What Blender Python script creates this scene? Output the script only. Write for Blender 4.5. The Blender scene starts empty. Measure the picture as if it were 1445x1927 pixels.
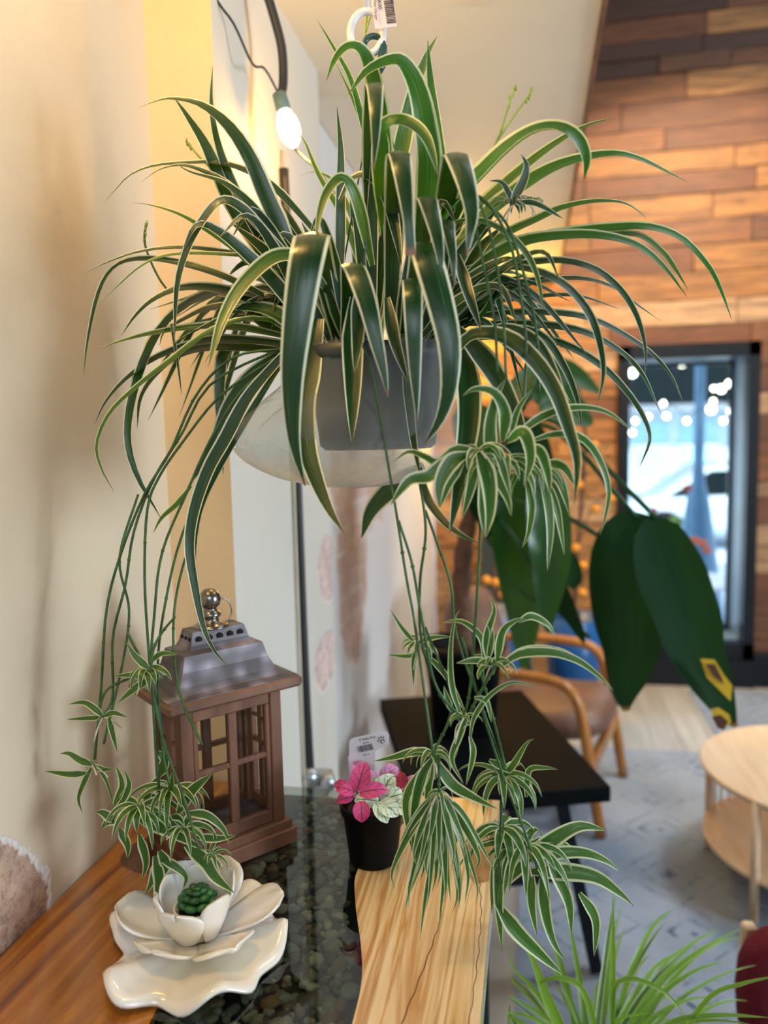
import bpy, math, random
from mathutils import Vector, Matrix, noise
random.seed(7)
S = bpy.context.scene
COL = S.collection
V = Vector
PI = math.pi
# ------------------------------------------------------------------ camera
F, CX, CY = 1450.0, 722.5, 963.5
yw, pt, rl = math.radians(11), math.radians(-5.7), math.radians(-1.3)
CAM = V((0, 0, 1.5))
fwd = V((-math.sin(yw)*math.cos(pt), math.cos(yw)*math.cos(pt), math.sin(pt)))
rt0 = V((math.cos(yw), math.sin(yw), 0)); up0 = rt0.cross(fwd)
rt = rt0*math.cos(rl)+up0*math.sin(rl); up = up0*math.cos(rl)-rt0*math.sin(rl)
cd = bpy.data.cameras.new('camera'); cam = bpy.data.objects.new('camera', cd); COL.objects.link(cam)
cam.matrix_world = Matrix(((rt.x, up.x, -fwd.x, 0), (rt.y, up.y, -fwd.y, 0), (rt.z, up.z, -fwd.z, 1.5), (0, 0, 0, 1)))
cd.sensor_fit = 'HORIZONTAL'; cd.sensor_width = 36; cd.lens = F/1445*36
cd.clip_start = .02; cd.clip_end = 200
cd.dof.use_dof = True; cd.dof.focus_distance = 1.0; cd.dof.aperture_fstop = 3.2
S.camera = cam


def ray(x, y): return fwd+rt*((x-CX)/F)-up*((y-CY)/F)


def P(x, y, Y):
    "point in the room seen at that direction, Y metres into the room"
    r = ray(x, y); return CAM+r*(Y/r.y)


def H(x, y, z):
    "point on the level z"
    r = ray(x, y); return CAM+r*((z-1.5)/r.z)


# ------------------------------------------------------------------ light
S.view_settings.view_transform = 'Standard'; S.view_settings.look = 'None'
S.view_settings.gamma = 1; S.view_settings.use_curve_mapping = False
S.view_settings.exposure = 0.62
try:
    S.cycles.use_denoising = True
    S.cycles.max_bounces = 7; S.cycles.transparent_max_bounces = 24
    S.cycles.sample_clamp_indirect = 6
except Exception:
    pass
w = bpy.data.worlds.new('world'); S.world = w; w.use_nodes = True
bg = w.node_tree.nodes['Background']; bg.inputs[0].default_value = (.62, .78, 1.0, 1); bg.inputs[1].default_value = 1.6


def light(name, kind, loc, energy, color, target=None, **kw):
    l = bpy.data.lights.new(name, kind); l.energy = energy; l.color = color
    for k, v in kw.items(): setattr(l, k, v)
    o = bpy.data.objects.new(name, l); COL.objects.link(o); o.location = loc
    if target is not None:
        o.rotation_euler = (V(target)-V(loc)).to_track_quat('-Z', 'Y').to_euler()
    return o


light('assumed_daylight_side', 'AREA', (3.9, .6, 1.5), 88, (.74, .87, 1.0), (-.4, 1.0, 1.15), shape='RECTANGLE', size=1.0, size_y=1.3)  # added area light for assumed side daylight; the right wall has no window
light('assumed_daylight_near', 'AREA', (.7, -2.15, 2.5), 26, (.80, .90, 1.0), (-.4, 1.0, 1.1), shape='RECTANGLE', size=1.4, size_y=1.2)  # unseen area light standing in for assumed daylight; the rear wall is closed
light('assumed_string_lamp_near', 'POINT', (-.57, .68, 2.34), 7.5, (1, .62, .20), shadow_soft_size=.03)  # assumed string lamp out of view; no bulb is built here
light('warm_string_lamp_post', 'POINT', (-.41, 1.46, 2.03), 2.2, (1, .52, .10), shadow_soft_size=.02)
light('assumed_string_lamp_corner', 'POINT', (-.30, 4.35, 2.0), 13, (1, .56, .07), shadow_soft_size=.05)  # assumed lamp for the yellow glow in the back corner, without a bulb
light('warm_corner_fill_low', 'POINT', (-.42, 4.40, 1.50), 5, (1, .60, .06), shadow_soft_size=.05)  # added fill that warms the back corner strip; no bulb hangs there
light('assumed_track_spot_wall', 'SPOT', (.9, 3.3, 3.2), 125, (1, .80, .56), (.9, 4.7, 1.7), spot_size=math.radians(112), spot_blend=.25, shadow_soft_size=.08)  # assumed spot lighting the planks, unseen; no track is modelled
light('assumed_pendant_over_table', 'SPOT', (1.02, 2.62, 1.9), 34, (.86, .93, 1.0), (.98, 2.6, 0), spot_size=math.radians(128), spot_blend=.6, shadow_soft_size=.12)  # assumed unseen lamp, set low to widen the table shadow; no fixture modelled
light('overhead_area_light', 'AREA', (1.9, 2.4, 4.4), 28, (.85, .92, 1.0), (1.5, 2.6, 0), shape='SQUARE', size=2.0)  # unseen overhead area lamp below the closed ceiling
light('outdoor_sun', 'SUN', (3, -12, 12), 5.5, (.90, .96, 1.0), (-1.2, 2, 0), angle=.02)


# ------------------------------------------------------------------ materials
def mat(name):
    m = bpy.data.materials.new(name); m.use_nodes = True
    nt = m.node_tree; nt.nodes.clear()
    out = nt.nodes.new('ShaderNodeOutputMaterial')
    return m, nt, out


def N(nt, t, **kw):
    n = nt.nodes.new('ShaderNode'+t)
    for k, v in kw.items():
        if k.startswith('i_'):
            key = k[2:]
            key = int(key) if key.isdigit() else key.replace('_', ' ')
            n.inputs[key].default_value = v
        else: setattr(n, k, v)
    return n


def L(nt, a, b): nt.links.new(a, b)


def c4(c): return (c[0], c[1], c[2], 1)


def ramp(nt, fac, stops, interp='LINEAR'):
    r = nt.nodes.new('ShaderNodeValToRGB'); e = r.color_ramp.elements; r.color_ramp.interpolation = interp
    while len(e) > 1: e.remove(e[-1])
    e[0].position = stops[0][0]; e[0].color = c4(stops[0][1])
    for p, c in stops[1:]:
        x = e.new(p); x.color = c4(c)
    L(nt, fac, r.inputs[0]); return r.outputs[0]


def mixc(nt, fac, a, b, mode='MIX'):
    n = nt.nodes.new('ShaderNodeMix'); n.data_type = 'RGBA'; n.blend_type = mode
    for s, v in ((n.inputs[0], fac), (n.inputs[6], a), (n.inputs[7], b)):
        if isinstance(v, (int, float)): s.default_value = v
        elif isinstance(v, tuple): s.default_value = c4(v)
        else: L(nt, v, s)
    return n.outputs[2]


def math_(nt, op, a, b=None, c=None, clamp=False):
    n = nt.nodes.new('ShaderNodeMath'); n.operation = op; n.use_clamp = clamp
    for i, v in enumerate((a, b, c)):
        if v is None: continue
        if isinstance(v, (int, float)): n.inputs[i].default_value = v
        else: L(nt, v, n.inputs[i])
    return n.outputs[0]


def coords(nt, scale=(1, 1, 1), kind='Object', rot=(0, 0, 0), loc=(0, 0, 0)):
    t = nt.nodes.new('ShaderNodeTexCoord'); mp = nt.nodes.new('ShaderNodeMapping')
    mp.inputs['Scale'].default_value = scale; mp.inputs['Rotation'].default_value = rot; mp.inputs['Location'].default_value = loc
    L(nt, t.outputs[kind], mp.inputs[0]); return mp.outputs[0]


def noise_(nt, vec, scale=5, detail=4, rough=.5, dist=0):
    n = N(nt, 'TexNoise'); n.inputs['Scale'].default_value = scale; n.inputs['Detail'].default_value = detail
    n.inputs['Roughness'].default_value = rough; n.inputs['Distortion'].default_value = dist
    if vec is not None: L(nt, vec, n.inputs['Vector'])
    return n.outputs[0]


def bump(nt, h, strength=.3, dist=.01):
    b = N(nt, 'Bump'); b.inputs['Strength'].default_value = strength; b.inputs['Distance'].default_value = dist
    L(nt, h, b.inputs['Height']); return b.outputs[0]


def pbr(nt, out, color=None, rough=.5, metal=0, normal=None, coat=0, spec=None, emit=None, estr=0):
    p = N(nt, 'BsdfPrincipled')
    if isinstance(color, tuple): p.inputs['Base Color'].default_value = c4(color)
    elif color is not None: L(nt, color, p.inputs['Base Color'])
    if isinstance(rough, (int, float)): p.inputs['Roughness'].default_value = rough
    else: L(nt, rough, p.inputs['Roughness'])
    p.inputs['Metallic'].default_value = metal
    if coat: p.inputs['Coat Weight'].default_value = coat; p.inputs['Coat Roughness'].default_value = .04
    if spec is not None: p.inputs['Specular IOR Level'].default_value = spec
    if normal is not None: L(nt, normal, p.inputs['Normal'])
    if emit is not None: p.inputs['Emission Color'].default_value = c4(emit); p.inputs['Emission Strength'].default_value = estr
    if out is not None: L(nt, p.outputs[0], out.inputs[0])
    return p


def simple(name, color, rough=.5, metal=0, var=.15, nscale=8, b=.1, coat=0, spec=None, bd=.004):
    m, nt, out = mat(name)
    v = coords(nt); n = noise_(nt, v, nscale, 5)
    lo = tuple(max(0, c*(1-var)) for c in color); hi = tuple(min(1, c*(1+var)) for c in color)
    col = ramp(nt, n, [(.3, lo), (.7, hi)])
    nb = noise_(nt, v, nscale*6, 3)
    pbr(nt, out, col, rough, metal, bump(nt, nb, b, bd) if b else None, coat, spec)
    return m


def blob(nt, pos, centre, radii, wob=.35, nscale=9):
    "soft mask (0/1) of an irregular patch with its own outline"
    vm = nt.nodes.new('ShaderNodeVectorMath'); vm.operation = 'SUBTRACT'; L(nt, pos, vm.inputs[0]); vm.inputs[1].default_value = centre
    vd = nt.nodes.new('ShaderNodeVectorMath'); vd.operation = 'DIVIDE'; L(nt, vm.outputs[0], vd.inputs[0]); vd.inputs[1].default_value = radii
    ln = nt.nodes.new('ShaderNodeVectorMath'); ln.operation = 'LENGTH'; L(nt, vd.outputs[0], ln.inputs[0])
    n = noise_(nt, pos, nscale, 6, .6)
    d = math_(nt, 'MULTIPLY_ADD', n, wob*2, math_(nt, 'SUBTRACT', ln.outputs['Value'], wob))
    return math_(nt, 'MULTIPLY_ADD', math_(nt, 'SUBTRACT', 1.0, d), 14.0, .5, clamp=True)


def plaster(name, base, patches=(), patchcols=((.50, .34, .25), (.36, .16, .10)), brick=False, stain=(.62, .5, .36)):
    m, nt, out = mat(name)
    v = coords(nt)
    n1 = noise_(nt, v, 2.2, 5, .6); n2 = noise_(nt, v, 14, 6, .6); n3 = noise_(nt, v, 90, 3)
    col = ramp(nt, n1, [(.25, tuple(c*.93 for c in base)), (.7, base)])
    st = math_(nt, 'MULTIPLY', ramp(nt, noise_(nt, coords(nt, (1, 3, .7)), 3, 4, .6), [(.60, (0, 0, 0)), (.75, (1, 1, 1))]), .28)
    col = mixc(nt, st, col, stain)
    h = math_(nt, 'MULTIPLY_ADD', n2, .6, math_(nt, 'MULTIPLY', n3, .15))
    rough = .55
    if patches:
        mask = None
        for c, r in patches:
            b_ = blob(nt, v, c, r)
            mask = b_ if mask is None else math_(nt, 'MAXIMUM', mask, b_)
        pn = noise_(nt, v, 22, 8, .7)
        pc = ramp(nt, pn, [(.30, patchcols[1]), (.46, patchcols[0]), (.6, tuple(min(1, c*1.25) for c in patchcols[0])), (.75, patchcols[1])])
        pc = mixc(nt, math_(nt, 'MULTIPLY', ramp(nt, noise_(nt, v, 60, 6, .8), [(.52, (0, 0, 0)), (.6, (1, 1, 1))]), .45), pc, (.12, .07, .05))
        if brick:
            bt = N(nt, 'TexBrick'); bt.inputs['Scale'].default_value = 1.0; bt.inputs['Brick Width'].default_value = .21; bt.inputs['Row Height'].default_value = .075
            bt.inputs['Mortar Size'].default_value = .006; bt.inputs['Color1'].default_value = (.60, .42, .36, 1); bt.inputs['Color2'].default_value = (.72, .62, .56, 1); bt.inputs['Mortar'].default_value = (.78, .72, .66, 1)
            sx = nt.nodes.new('ShaderNodeSeparateXYZ'); L(nt, v, sx.inputs[0]); cb = nt.nodes.new('ShaderNodeCombineXYZ'); L(nt, sx.outputs[1], cb.inputs[0]); L(nt, sx.outputs[2], cb.inputs[1]); L(nt, cb.outputs[0], bt.inputs[0])
            pc = mixc(nt, ramp(nt, noise_(nt, v, 5, 4), [(.42, (0, 0, 0)), (.55, (1, 1, 1))]), bt.outputs[0], pc)
        # bare lime edge around the missing plaster
        edge = math_(nt, 'MULTIPLY', math_(nt, 'MULTIPLY', mask, math_(nt, 'SUBTRACT', 1.0, mask)), 3.6, clamp=True)
        col = mixc(nt, mask, col, pc)
        col = mixc(nt, edge, col, (.85, .82, .78))
        h = math_(nt, 'ADD', math_(nt, 'MULTIPLY', math_(nt, 'SUBTRACT', 1.0, mask), 2.0), math_(nt, 'MULTIPLY_ADD', pn, math_(nt, 'MULTIPLY', mask, 1.8), h))
    pbr(nt, out, col, rough, normal=bump(nt, h, .55, .006), spec=.35)
    return m


def wood(name, stops, scale=(40, 2.2, 10), rough=.4, coat=0, fine=120, knots=(), axis=(0, 0, 0), bs=.15, warp=.6):
    m, nt, out = mat(name)
    v = coords(nt, scale, rot=axis)
    w_ = noise_(nt, coords(nt, (2.5, 1.2, 2)), 2, 3)
    big = noise_(nt, v, 1.0, 5, .55, warp)
    col = ramp(nt, big, stops)
    fv = noise_(nt, coords(nt, tuple(s*5 for s in scale), rot=axis), 1, 3)
    col = mixc(nt, .25, col, ramp(nt, fv, [(.35, tuple(c*.55 for c in stops[0][1])), (.6, stops[-1][1])]), 'MULTIPLY') if False else mixc(nt, math_(nt, 'MULTIPLY', ramp(nt, fv, [(.55, (0, 0, 0)), (.7, (1, 1, 1))]), .35), col, stops[0][1])
    pos = coords(nt)
    for c, r, k in knots:
        b_ = blob(nt, pos, c, r, .25, 12)
        rings = N(nt, 'TexWave', wave_type='RINGS', rings_direction='Z'); rings.inputs['Scale'].default_value = 34; rings.inputs['Distortion'].default_value = 9; rings.inputs['Detail Scale'].default_value = 2
        vm = nt.nodes.new('ShaderNodeVectorMath'); vm.operation = 'SUBTRACT'; L(nt, pos, vm.inputs[0]); vm.inputs[1].default_value = c; L(nt, vm.outputs[0], rings.inputs[0])
        kc = mixc(nt, rings.outputs[1] if name.startswith('amber') else ramp(nt, noise_(nt, coords(nt, (1, .6, 1)), 34, 6, .7, 2.0), [(.38, (0, 0, 0)), (.5, (1, 1, 1))]), tuple(x*.35 for x in k), k)
        col = mixc(nt, math_(nt, 'MULTIPLY', b_, .85), col, kc)
    pbr(nt, out, col, rough, normal=bump(nt, big, bs, .003), coat=coat)
    return m


def leafmat(name, dark, mid, edge, marg=.36, trans=.28, rough=.34, stripe=.5, tip=(.25, .10, .05), spec=.5):
    m, nt, out = mat(name)
    uv = N(nt, 'UVMap'); sp = nt.nodes.new('ShaderNodeSeparateXYZ'); L(nt, uv.outputs[0], sp.inputs[0])
    info = N(nt, 'ObjectInfo')
    u = math_(nt, 'ABSOLUTE', math_(nt, 'SUBTRACT', sp.outputs[0], .5))
    cb = nt.nodes.new('ShaderNodeCombineXYZ'); L(nt, math_(nt, 'MULTIPLY', sp.outputs[0], 14), cb.inputs[0]); L(nt, math_(nt, 'MULTIPLY', sp.outputs[1], 2), cb.inputs[1]); L(nt, math_(nt, 'MULTIPLY', info.outputs['Random'], 40), cb.inputs[2])
    n = noise_(nt, cb.outputs[0], 1.3, 4, .6)
    g = ramp(nt, n, [(.35, dark), (.68, mid)])
    g = mixc(nt, math_(nt, 'MULTIPLY', info.outputs['Random'], .35), g, mid)
    # pale streaks along the middle of the blade
    g = mixc(nt, math_(nt, 'MULTIPLY', ramp(nt, n, [(.62, (0, 0, 0)), (.72, (1, 1, 1))]), stripe), g, edge)
    uw = math_(nt, 'MULTIPLY_ADD', n, .07, u)
    mg = math_(nt, 'MULTIPLY', math_(nt, 'SUBTRACT', uw, marg+.035), 22, clamp=True)
    col = mixc(nt, mg, g, edge)
    bt = math_(nt, 'MULTIPLY', math_(nt, 'SUBTRACT', sp.outputs[1], .975), 60, clamp=True)
    col = mixc(nt, bt, col, tip)
    
    h = noise_(nt, cb.outputs[0], 3.2, 2)
    p = pbr(nt, None, col, rough, normal=bump(nt, h, .25, .002), spec=spec, coat=.22 if 'blade' in name else 0)
    p.inputs['Coat Roughness'].default_value = .16
    t = N(nt, 'BsdfTranslucent'); tc = mixc(nt, .35, col, (.30, .75, .03), 'MIX'); L(nt, tc, t.inputs[0])
    ms = N(nt, 'MixShader'); ms.inputs[0].default_value = trans; L(nt, p.outputs[0], ms.inputs[1]); L(nt, t.outputs[0], ms.inputs[2]); L(nt, ms.outputs[0], out.inputs[0])
    return m


def emis(name, c, s):
    m, nt, out = mat(name); e = N(nt, 'Emission'); e.inputs[0].default_value = c4(c); e.inputs[1].default_value = s; L(nt, e.outputs[0], out.inputs[0]); return m


def clear(name, tint=(1, 1, 1), diff=0.0, dcol=(.8, .82, .82), rough=.08, ior=1.45, wr=0, wscale=20, glossadd=0.0):
    m, nt, out = mat(name)
    tr = N(nt, 'BsdfTransparent'); tr.inputs[0].default_value = c4(tint)
    gl = N(nt, 'BsdfGlossy'); gl.inputs['Roughness'].default_value = rough
    fr = N(nt, 'Fresnel'); fr.inputs[0].default_value = ior
    if wr:
        b_ = bump(nt, noise_(nt, coords(nt), wscale, 3, .5, 1.5), wr, .02); L(nt, b_, gl.inputs['Normal']); L(nt, b_, fr.inputs['Normal'])
    base = tr.outputs[0]
    if diff:
        d = N(nt, 'BsdfDiffuse'); d.inputs[0].default_value = c4(dcol); t2 = N(nt, 'BsdfTranslucent'); t2.inputs[0].default_value = c4(dcol)
        md = N(nt, 'MixShader'); md.inputs[0].default_value = .5; L(nt, d.outputs[0], md.inputs[1]); L(nt, t2.outputs[0], md.inputs[2])
        mm = N(nt, 'MixShader')
        f = math_(nt, 'MULTIPLY_ADD', noise_(nt, coords(nt), wscale*.7, 4, .6, 1), diff*.9, diff*.55, clamp=True)
        if name == 'cloudy_plastic_bag':
            sz = nt.nodes.new('ShaderNodeSeparateXYZ'); L(nt, coords(nt), sz.inputs[0])
            zz = sz.outputs[2]
            f = math_(nt, 'MULTIPLY', f, ramp(nt, math_(nt, 'MULTIPLY_ADD', zz, 4.0, .5), [(.50, (1, 1, 1)), (.74, (.30, .30, .30))])); L(nt, f, mm.inputs[0])
        L(nt, tr.outputs[0], mm.inputs[1]); L(nt, md.outputs[0], mm.inputs[2]); base = mm.outputs[0]
    ms = N(nt, 'MixShader'); ge = nt.nodes.new('ShaderNodeNewGeometry'); L(nt, math_(nt, 'MULTIPLY', math_(nt, 'ADD', fr.outputs[0], glossadd, clamp=True), math_(nt, 'SUBTRACT', 1.0, ge.outputs['Backfacing'])), ms.inputs[0]); L(nt, base, ms.inputs[1]); L(nt, gl.outputs[0], ms.inputs[2]); L(nt, ms.outputs[0], out.inputs[0])
    return m


# ------------------------------------------------------------------ mesh tools
LOC = {}


class MB:
    def __init__(s): s.v = []; s.f = []; s.uv = []; s.m = []; s.c = []

    def add(s, vs, fs, uvs=None, mi=0):
        o = len(s.v); s.v += [V(p) for p in vs]
        s.uv += (uvs if uvs else [(0, 0)]*len(vs))
        for f in fs: s.f.append(tuple(i+o for i in f)); s.m.append(mi)
        return s

    def box(s, c, size, M=None, mi=0, bev=0):
        x, y, z = (a/2 for a in size)
        if bev:
            b = min(bev, x*.9, y*.9, z*.9)
            prof = [(-x+b, -y), (x-b, -y), (x, -y+b), (x, y-b), (x-b, y), (-x+b, y), (-x, y-b), (-x, -y+b)]
            inn = [(-x+b, -y+b), (x-b, -y+b), (x-b, -y+b), (x-b, y-b), (x-b, y-b), (-x+b, y-b), (-x+b, y-b), (-x+b, -y+b)]
            vs = []
            for zz, pr in ((-z, inn), (-z+b, prof), (z-b, prof), (z, inn)): vs += [V((a, d, zz)) for a, d in pr]
            fs = []
            for k in range(3):
                for i in range(8): fs.append((k*8+i, k*8+(i+1) % 8, k*8+8+(i+1) % 8, k*8+8+i))
            fs.append(tuple(range(7, -1, -1))); fs.append(tuple(range(24, 32)))
        else:
            vs = [V((a, b_, d)) for d in (-z, z) for b_ in (-y, y) for a in (-x, x)]
            fs = [(0, 2, 3, 1), (4, 5, 7, 6), (0, 1, 5, 4), (2, 6, 7, 3), (0, 4, 6, 2), (1, 3, 7, 5)]
        if M is not None: vs = [M @ p for p in vs]
        return s.add([p+V(c) for p in vs], fs, None, mi)

    def tube(s, pts, r, n=8, mi=0, cap=True, flat=None):
        pts = [V(p) for p in pts]; rs = r if isinstance(r, (list, tuple)) else [r]*len(pts)
        t0 = (pts[1]-pts[0]).normalized(); a = t0.orthogonal().normalized()
        if flat is not None: a = (V(flat)-t0*V(flat).dot(t0)).normalized()
        vs = []; uv = []
        for i, p in enumerate(pts):
            t = (pts[min(i+1, len(pts)-1)]-pts[max(i-1, 0)])
            t = t.normalized() if t.length > 1e-9 else t0
            a = (a-t*a.dot(t)); a = a.normalized() if a.length > 1e-6 else t.orthogonal().normalized()
            b = t.cross(a)
            for k in range(n):
                an = 2*PI*k/n; vs.append(p+(a*math.cos(an)+b*math.sin(an))*rs[i]); uv.append((k/n, i/len(pts)))
        fs = [(i*n+k, i*n+(k+1) % n, (i+1)*n+(k+1) % n, (i+1)*n+k) for i in range(len(pts)-1) for k in range(n)]
        if cap: fs += [tuple(range(n-1, -1, -1)), tuple(range((len(pts)-1)*n, len(pts)*n))]
        return s.add(vs, fs, uv, mi)

    def lathe(s, prof, c, n=32, mi=0, fn=None, M=None):
        vs = []; uv = []
        for j, (r, z) in enumerate(prof):
            for k in range(n):
                a = 2*PI*k/n; rr, zz = (fn(r, z, a, j) if fn else (r, z))
                p = V((rr*math.cos(a), rr*math.sin(a), zz))
                if M is not None: p = M @ p
                vs.append(p+V(c)); uv.append((k/n, j/len(prof)))
        fs = [(j*n+k, j*n+(k+1) % n, (j+1)*n+(k+1) % n, (j+1)*n+k) for j in range(len(prof)-1) for k in range(n)]
        if prof[0][0] > 1e-5 and False: pass
        return s.add(vs, fs, uv, mi)

    def ball(s, c, r, n=10, mi=0, M=None):
        r = r if isinstance(r, (tuple, list)) else (r, r, r); vs = []; m = max(4, n//2+1)
        for j in range(m+1):
            th = PI*j/m
            for k in range(n):
                a = 2*PI*k/n; p = V((r[0]*math.sin(th)*math.cos(a), r[1]*math.sin(th)*math.sin(a), -r[2]*math.cos(th)))
                if M is not None: p = M @ p
                vs.append(p+V(c))
        fs = [(j*n+k, j*n+(k+1) % n, (j+1)*n+(k+1) % n, (j+1)*n+k) for j in range(m) for k in range(n)]
        return s.add(vs, fs, None, mi)

    def prism(s, poly, z0, z1, mi=0):
        n = len(poly); vs = [V((x, y, z0)) for x, y in poly]+[V((x, y, z1)) for x, y in poly]
        fs = [tuple(range(n-1, -1, -1)), tuple(range(n, 2*n))]+[(i, (i+1) % n, n+(i+1) % n, n+i) for i in range(n)]
        return s.add(vs, fs, None, mi)

    def build(s, name, mats, parent=None, smooth=True, loc=None):
        me = bpy.data.meshes.new(name)
        base = LOC[parent.name] if parent is not None else (V(loc) if loc is not None else V((0, 0, 0)))
        me.from_pydata([tuple(p-base) for p in s.v], [], s.f); me.update()
        ul = me.uv_layers.new(name='UVMap')
        vi = [0]*len(me.loops); me.loops.foreach_get('vertex_index', vi)
        fl = []
        for i in vi: fl += s.uv[i]
        ul.data.foreach_set('uv', fl)
        for m in (mats if isinstance(mats, (list, tuple)) else [mats]): me.materials.append(m)
        me.polygons.foreach_set('material_index', s.m)
        me.polygons.foreach_set('use_smooth', [smooth]*len(me.polygons))
        o = bpy.data.objects.new(name, me); COL.objects.link(o)
        if parent is not None: o.parent = parent; LOC[o.name] = base
        else: o.location = base; LOC[o.name] = base
        return o


def catmull(pts, n):
    p = [pts[0]*2-pts[1]]+list(pts)+[pts[-1]*2-pts[-2]]
    seg = len(pts)-1; out = []
    for i in range(n+1):
        t = i/n*seg; k = min(int(t), seg-1); t -= k
        a, b, c, d = p[k:k+4]
        out.append(.5*((2*b)+(c-a)*t+(2*a-5*b+4*c-d)*t*t+(3*b-a-3*c+d)*t**3))
    return out


def arclen(pts):
    d = [0]
    for i in range(1, len(pts)): d.append(d[-1]+(pts[i]-pts[i-1]).length)
    T = d[-1] or 1; return [x/T for x in d]


def prof_blade(s): return min(1, .45+1.9*s)*max(0.02, (1-s**2.6))**.9


def prof_plantlet(s): return min(1, .35+2.6*s)*max(0.02, (1-s**2.2))**.9


def prof_broad(s): return max(.02, math.sin(min(1, s*1.0+.0)**.62*PI))**.75


def ribbon(mb, pts, wid, nrm, prof=prof_blade, fold=.28, mi=0, vis=None, twist=0, na=4, ruf=0, side=None):
    "leaf blade along pts; wid in metres (or visible width when vis given)"
    al = arclen(pts); vs = []; uv = []; last = None
    for i, p in enumerate(pts):
        t = (pts[min(i+1, len(pts)-1)]-pts[max(i-1, 0)]).normalized()
        n0 = nrm(i, p) if callable(nrm) else nrm
        sd = t.cross(n0)
        if side is not None: sd = V(side); n0 = sd.cross(t)
        if sd.length < .15: sd = (last if last is not None else t.orthogonal())
        sd = (sd-t*sd.dot(t)).normalized()
        if last is not None and sd.dot(last) < 0: sd = -sd
        if last is not None: sd = (sd*.5+last*.5); sd = (sd-t*sd.dot(t)).normalized()
        last = sd
        if twist: sd = (Matrix.Rotation(twist*al[i], 3, t) @ sd)
        n = sd.cross(t).normalized()
        if side is None and n.dot(n0) < 0: n = -n
        w_ = wid*prof(al[i])
        if vis is not None:
            f = math.sqrt(max(.12, 1-sd.dot(vis)**2)); w_ /= f
        for k in range(na+1):
            u = k/na-.5; e = abs(u)*2
            ru = ruf*math.sin(al[i]*23+u*9)*e*w_ if ruf else 0
            vs.append(p+sd*(u*w_)*(1-.10*e*fold)+n*(e*e*fold*w_*.5+ru)); uv.append((k/na, al[i]))
    m = na+1
    fs = [(i*m+k, i*m+k+1, (i+1)*m+k+1, (i+1)*m+k) for i in range(len(pts)-1) for k in range(na)]
    mb.add(vs, fs, uv, mi)


def empty(name, loc, label, cat, group=None):
    o = bpy.data.objects.new(name, None); COL.objects.link(o); o.location = loc; o.empty_display_size = .05
    o['label'] = label; o['category'] = cat
    if group: o['group'] = group
    LOC[o.name] = V(loc); return o


def tag(o, label, cat, group=None):
    o['label'] = label; o['category'] = cat
    if group: o['group'] = group
    return o


def struct(o): o['kind'] = 'structure'; return o


def textobj(txt, size, M, material, parent, name='printed_text'):
    c = bpy.data.curves.new(name, 'FONT'); c.body = txt; c.size = size; c.extrude = .0001; c.materials.append(material)
    o = bpy.data.objects.new(name, c); COL.objects.link(o)
    dg = bpy.context.evaluated_depsgraph_get(); dg.update()
    me = bpy.data.meshes.new_from_object(o.evaluated_get(dg)); bpy.data.objects.remove(o)
    if not me.materials: me.materials.append(material)
    o = bpy.data.objects.new(name, me); COL.objects.link(o)
    o.parent = parent; o.matrix_local = Matrix.Translation(-LOC[parent.name]) @ M
    LOC[o.name] = LOC[parent.name]
    return o


# materials
M_wallA = plaster('cream_plaster', (.73, .61, .44), [((-.64, .66, .88), (1, .205, .20))], stain=(.70, .56, .36))
M_wallB = plaster('lamp_tinted_plaster_return', (.80, .60, .36))  # pier plaster with the warm lamp glow put into its colour
M_wallC = plaster('white_plaster_pier', (.72, .68, .59), [((-.52, 1.90, .86+.30), (1, .10, .085)), ((-.52, 1.86, .93), (1, .11, .07))], ((.72, .55, .50), (.62, .42, .36)))
M_wallE = plaster('white_plaster_recess', (.76, .75, .73), [((-.6, 2.80, 1.40), (1, .62, .26)), ((-.6, 2.52, 1.05), (1, .22, .32))], ((.60, .44, .35), (.42, .21, .12)), brick=True)
M_soffit = plaster('painted_board_soffit', (.86, .81, .68))
M_black = simple('black_metal_paint', (.008, .010, .014), .38, 0, .2, spec=.25)
M_blacktop = simple('black_table_laminate', (.003, .0045, .005), .6, 0, .2, 4, .05, spec=.05)
M_plastic = simple('black_nursery_plastic', (.0035, .0035, .0038), .5, 0, .4, 30, .12, spec=.10)
M_cable = simple('black_conduit_rubber', (.02, .02, .022), .5)
M_silver = simple('galvanised_steel', (.42, .44, .46), .35, .9, .2, 12, .1)
M_tin = None
M_white = simple('white_plastic', (.85, .83, .84), .4, 0, .03, 5, 0)
M_blue = simple('blue_glazed_ceramic', (.01, .09, .26), .3, 0, .2, 5, .05)
M_soil = simple('dark_potting_soil', (.03, .02, .012), .9, 0, .5, 60, .6)
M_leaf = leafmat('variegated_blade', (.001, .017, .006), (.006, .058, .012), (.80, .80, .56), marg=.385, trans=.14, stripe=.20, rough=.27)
M_leafb = leafmat('sunlit_variegated_blade', (.003, .055, .004), (.020, .17, .008), (.80, .84, .54), marg=.385, trans=.30, stripe=.10, rough=.30)  # brighter copy of the blade, with the backlight put into its colour
M_leafl = leafmat('variegated_blade_young', (.014, .06, .008), (.07, .18, .02), (.78, .80, .48), marg=.36, trans=.3, stripe=.6)
M_leaff = leafmat('plantlet_blade', (.012, .075, .010), (.06, .19, .02), (.82, .84, .54), marg=.33, trans=.3, stripe=.6)
M_grass = leafmat('pale_grassy_blade', (.09, .24, .015), (.27, .46, .04), (.62, .72, .25), marg=.44, trans=.4, stripe=.4)
M_phil = leafmat('broad_dark_leaf', (.002, .016, .006), (.004, .032, .008), (.01, .05, .01), marg=.6, trans=.07, stripe=0, tip=(.2, .1, .02), rough=.6, spec=.08)
M_phil2 = leafmat('broad_green_leaf', (.004, .04, .010), (.012, .08, .014), (.03, .1, .02), marg=.6, trans=.2, stripe=0, rough=.28)
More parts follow.
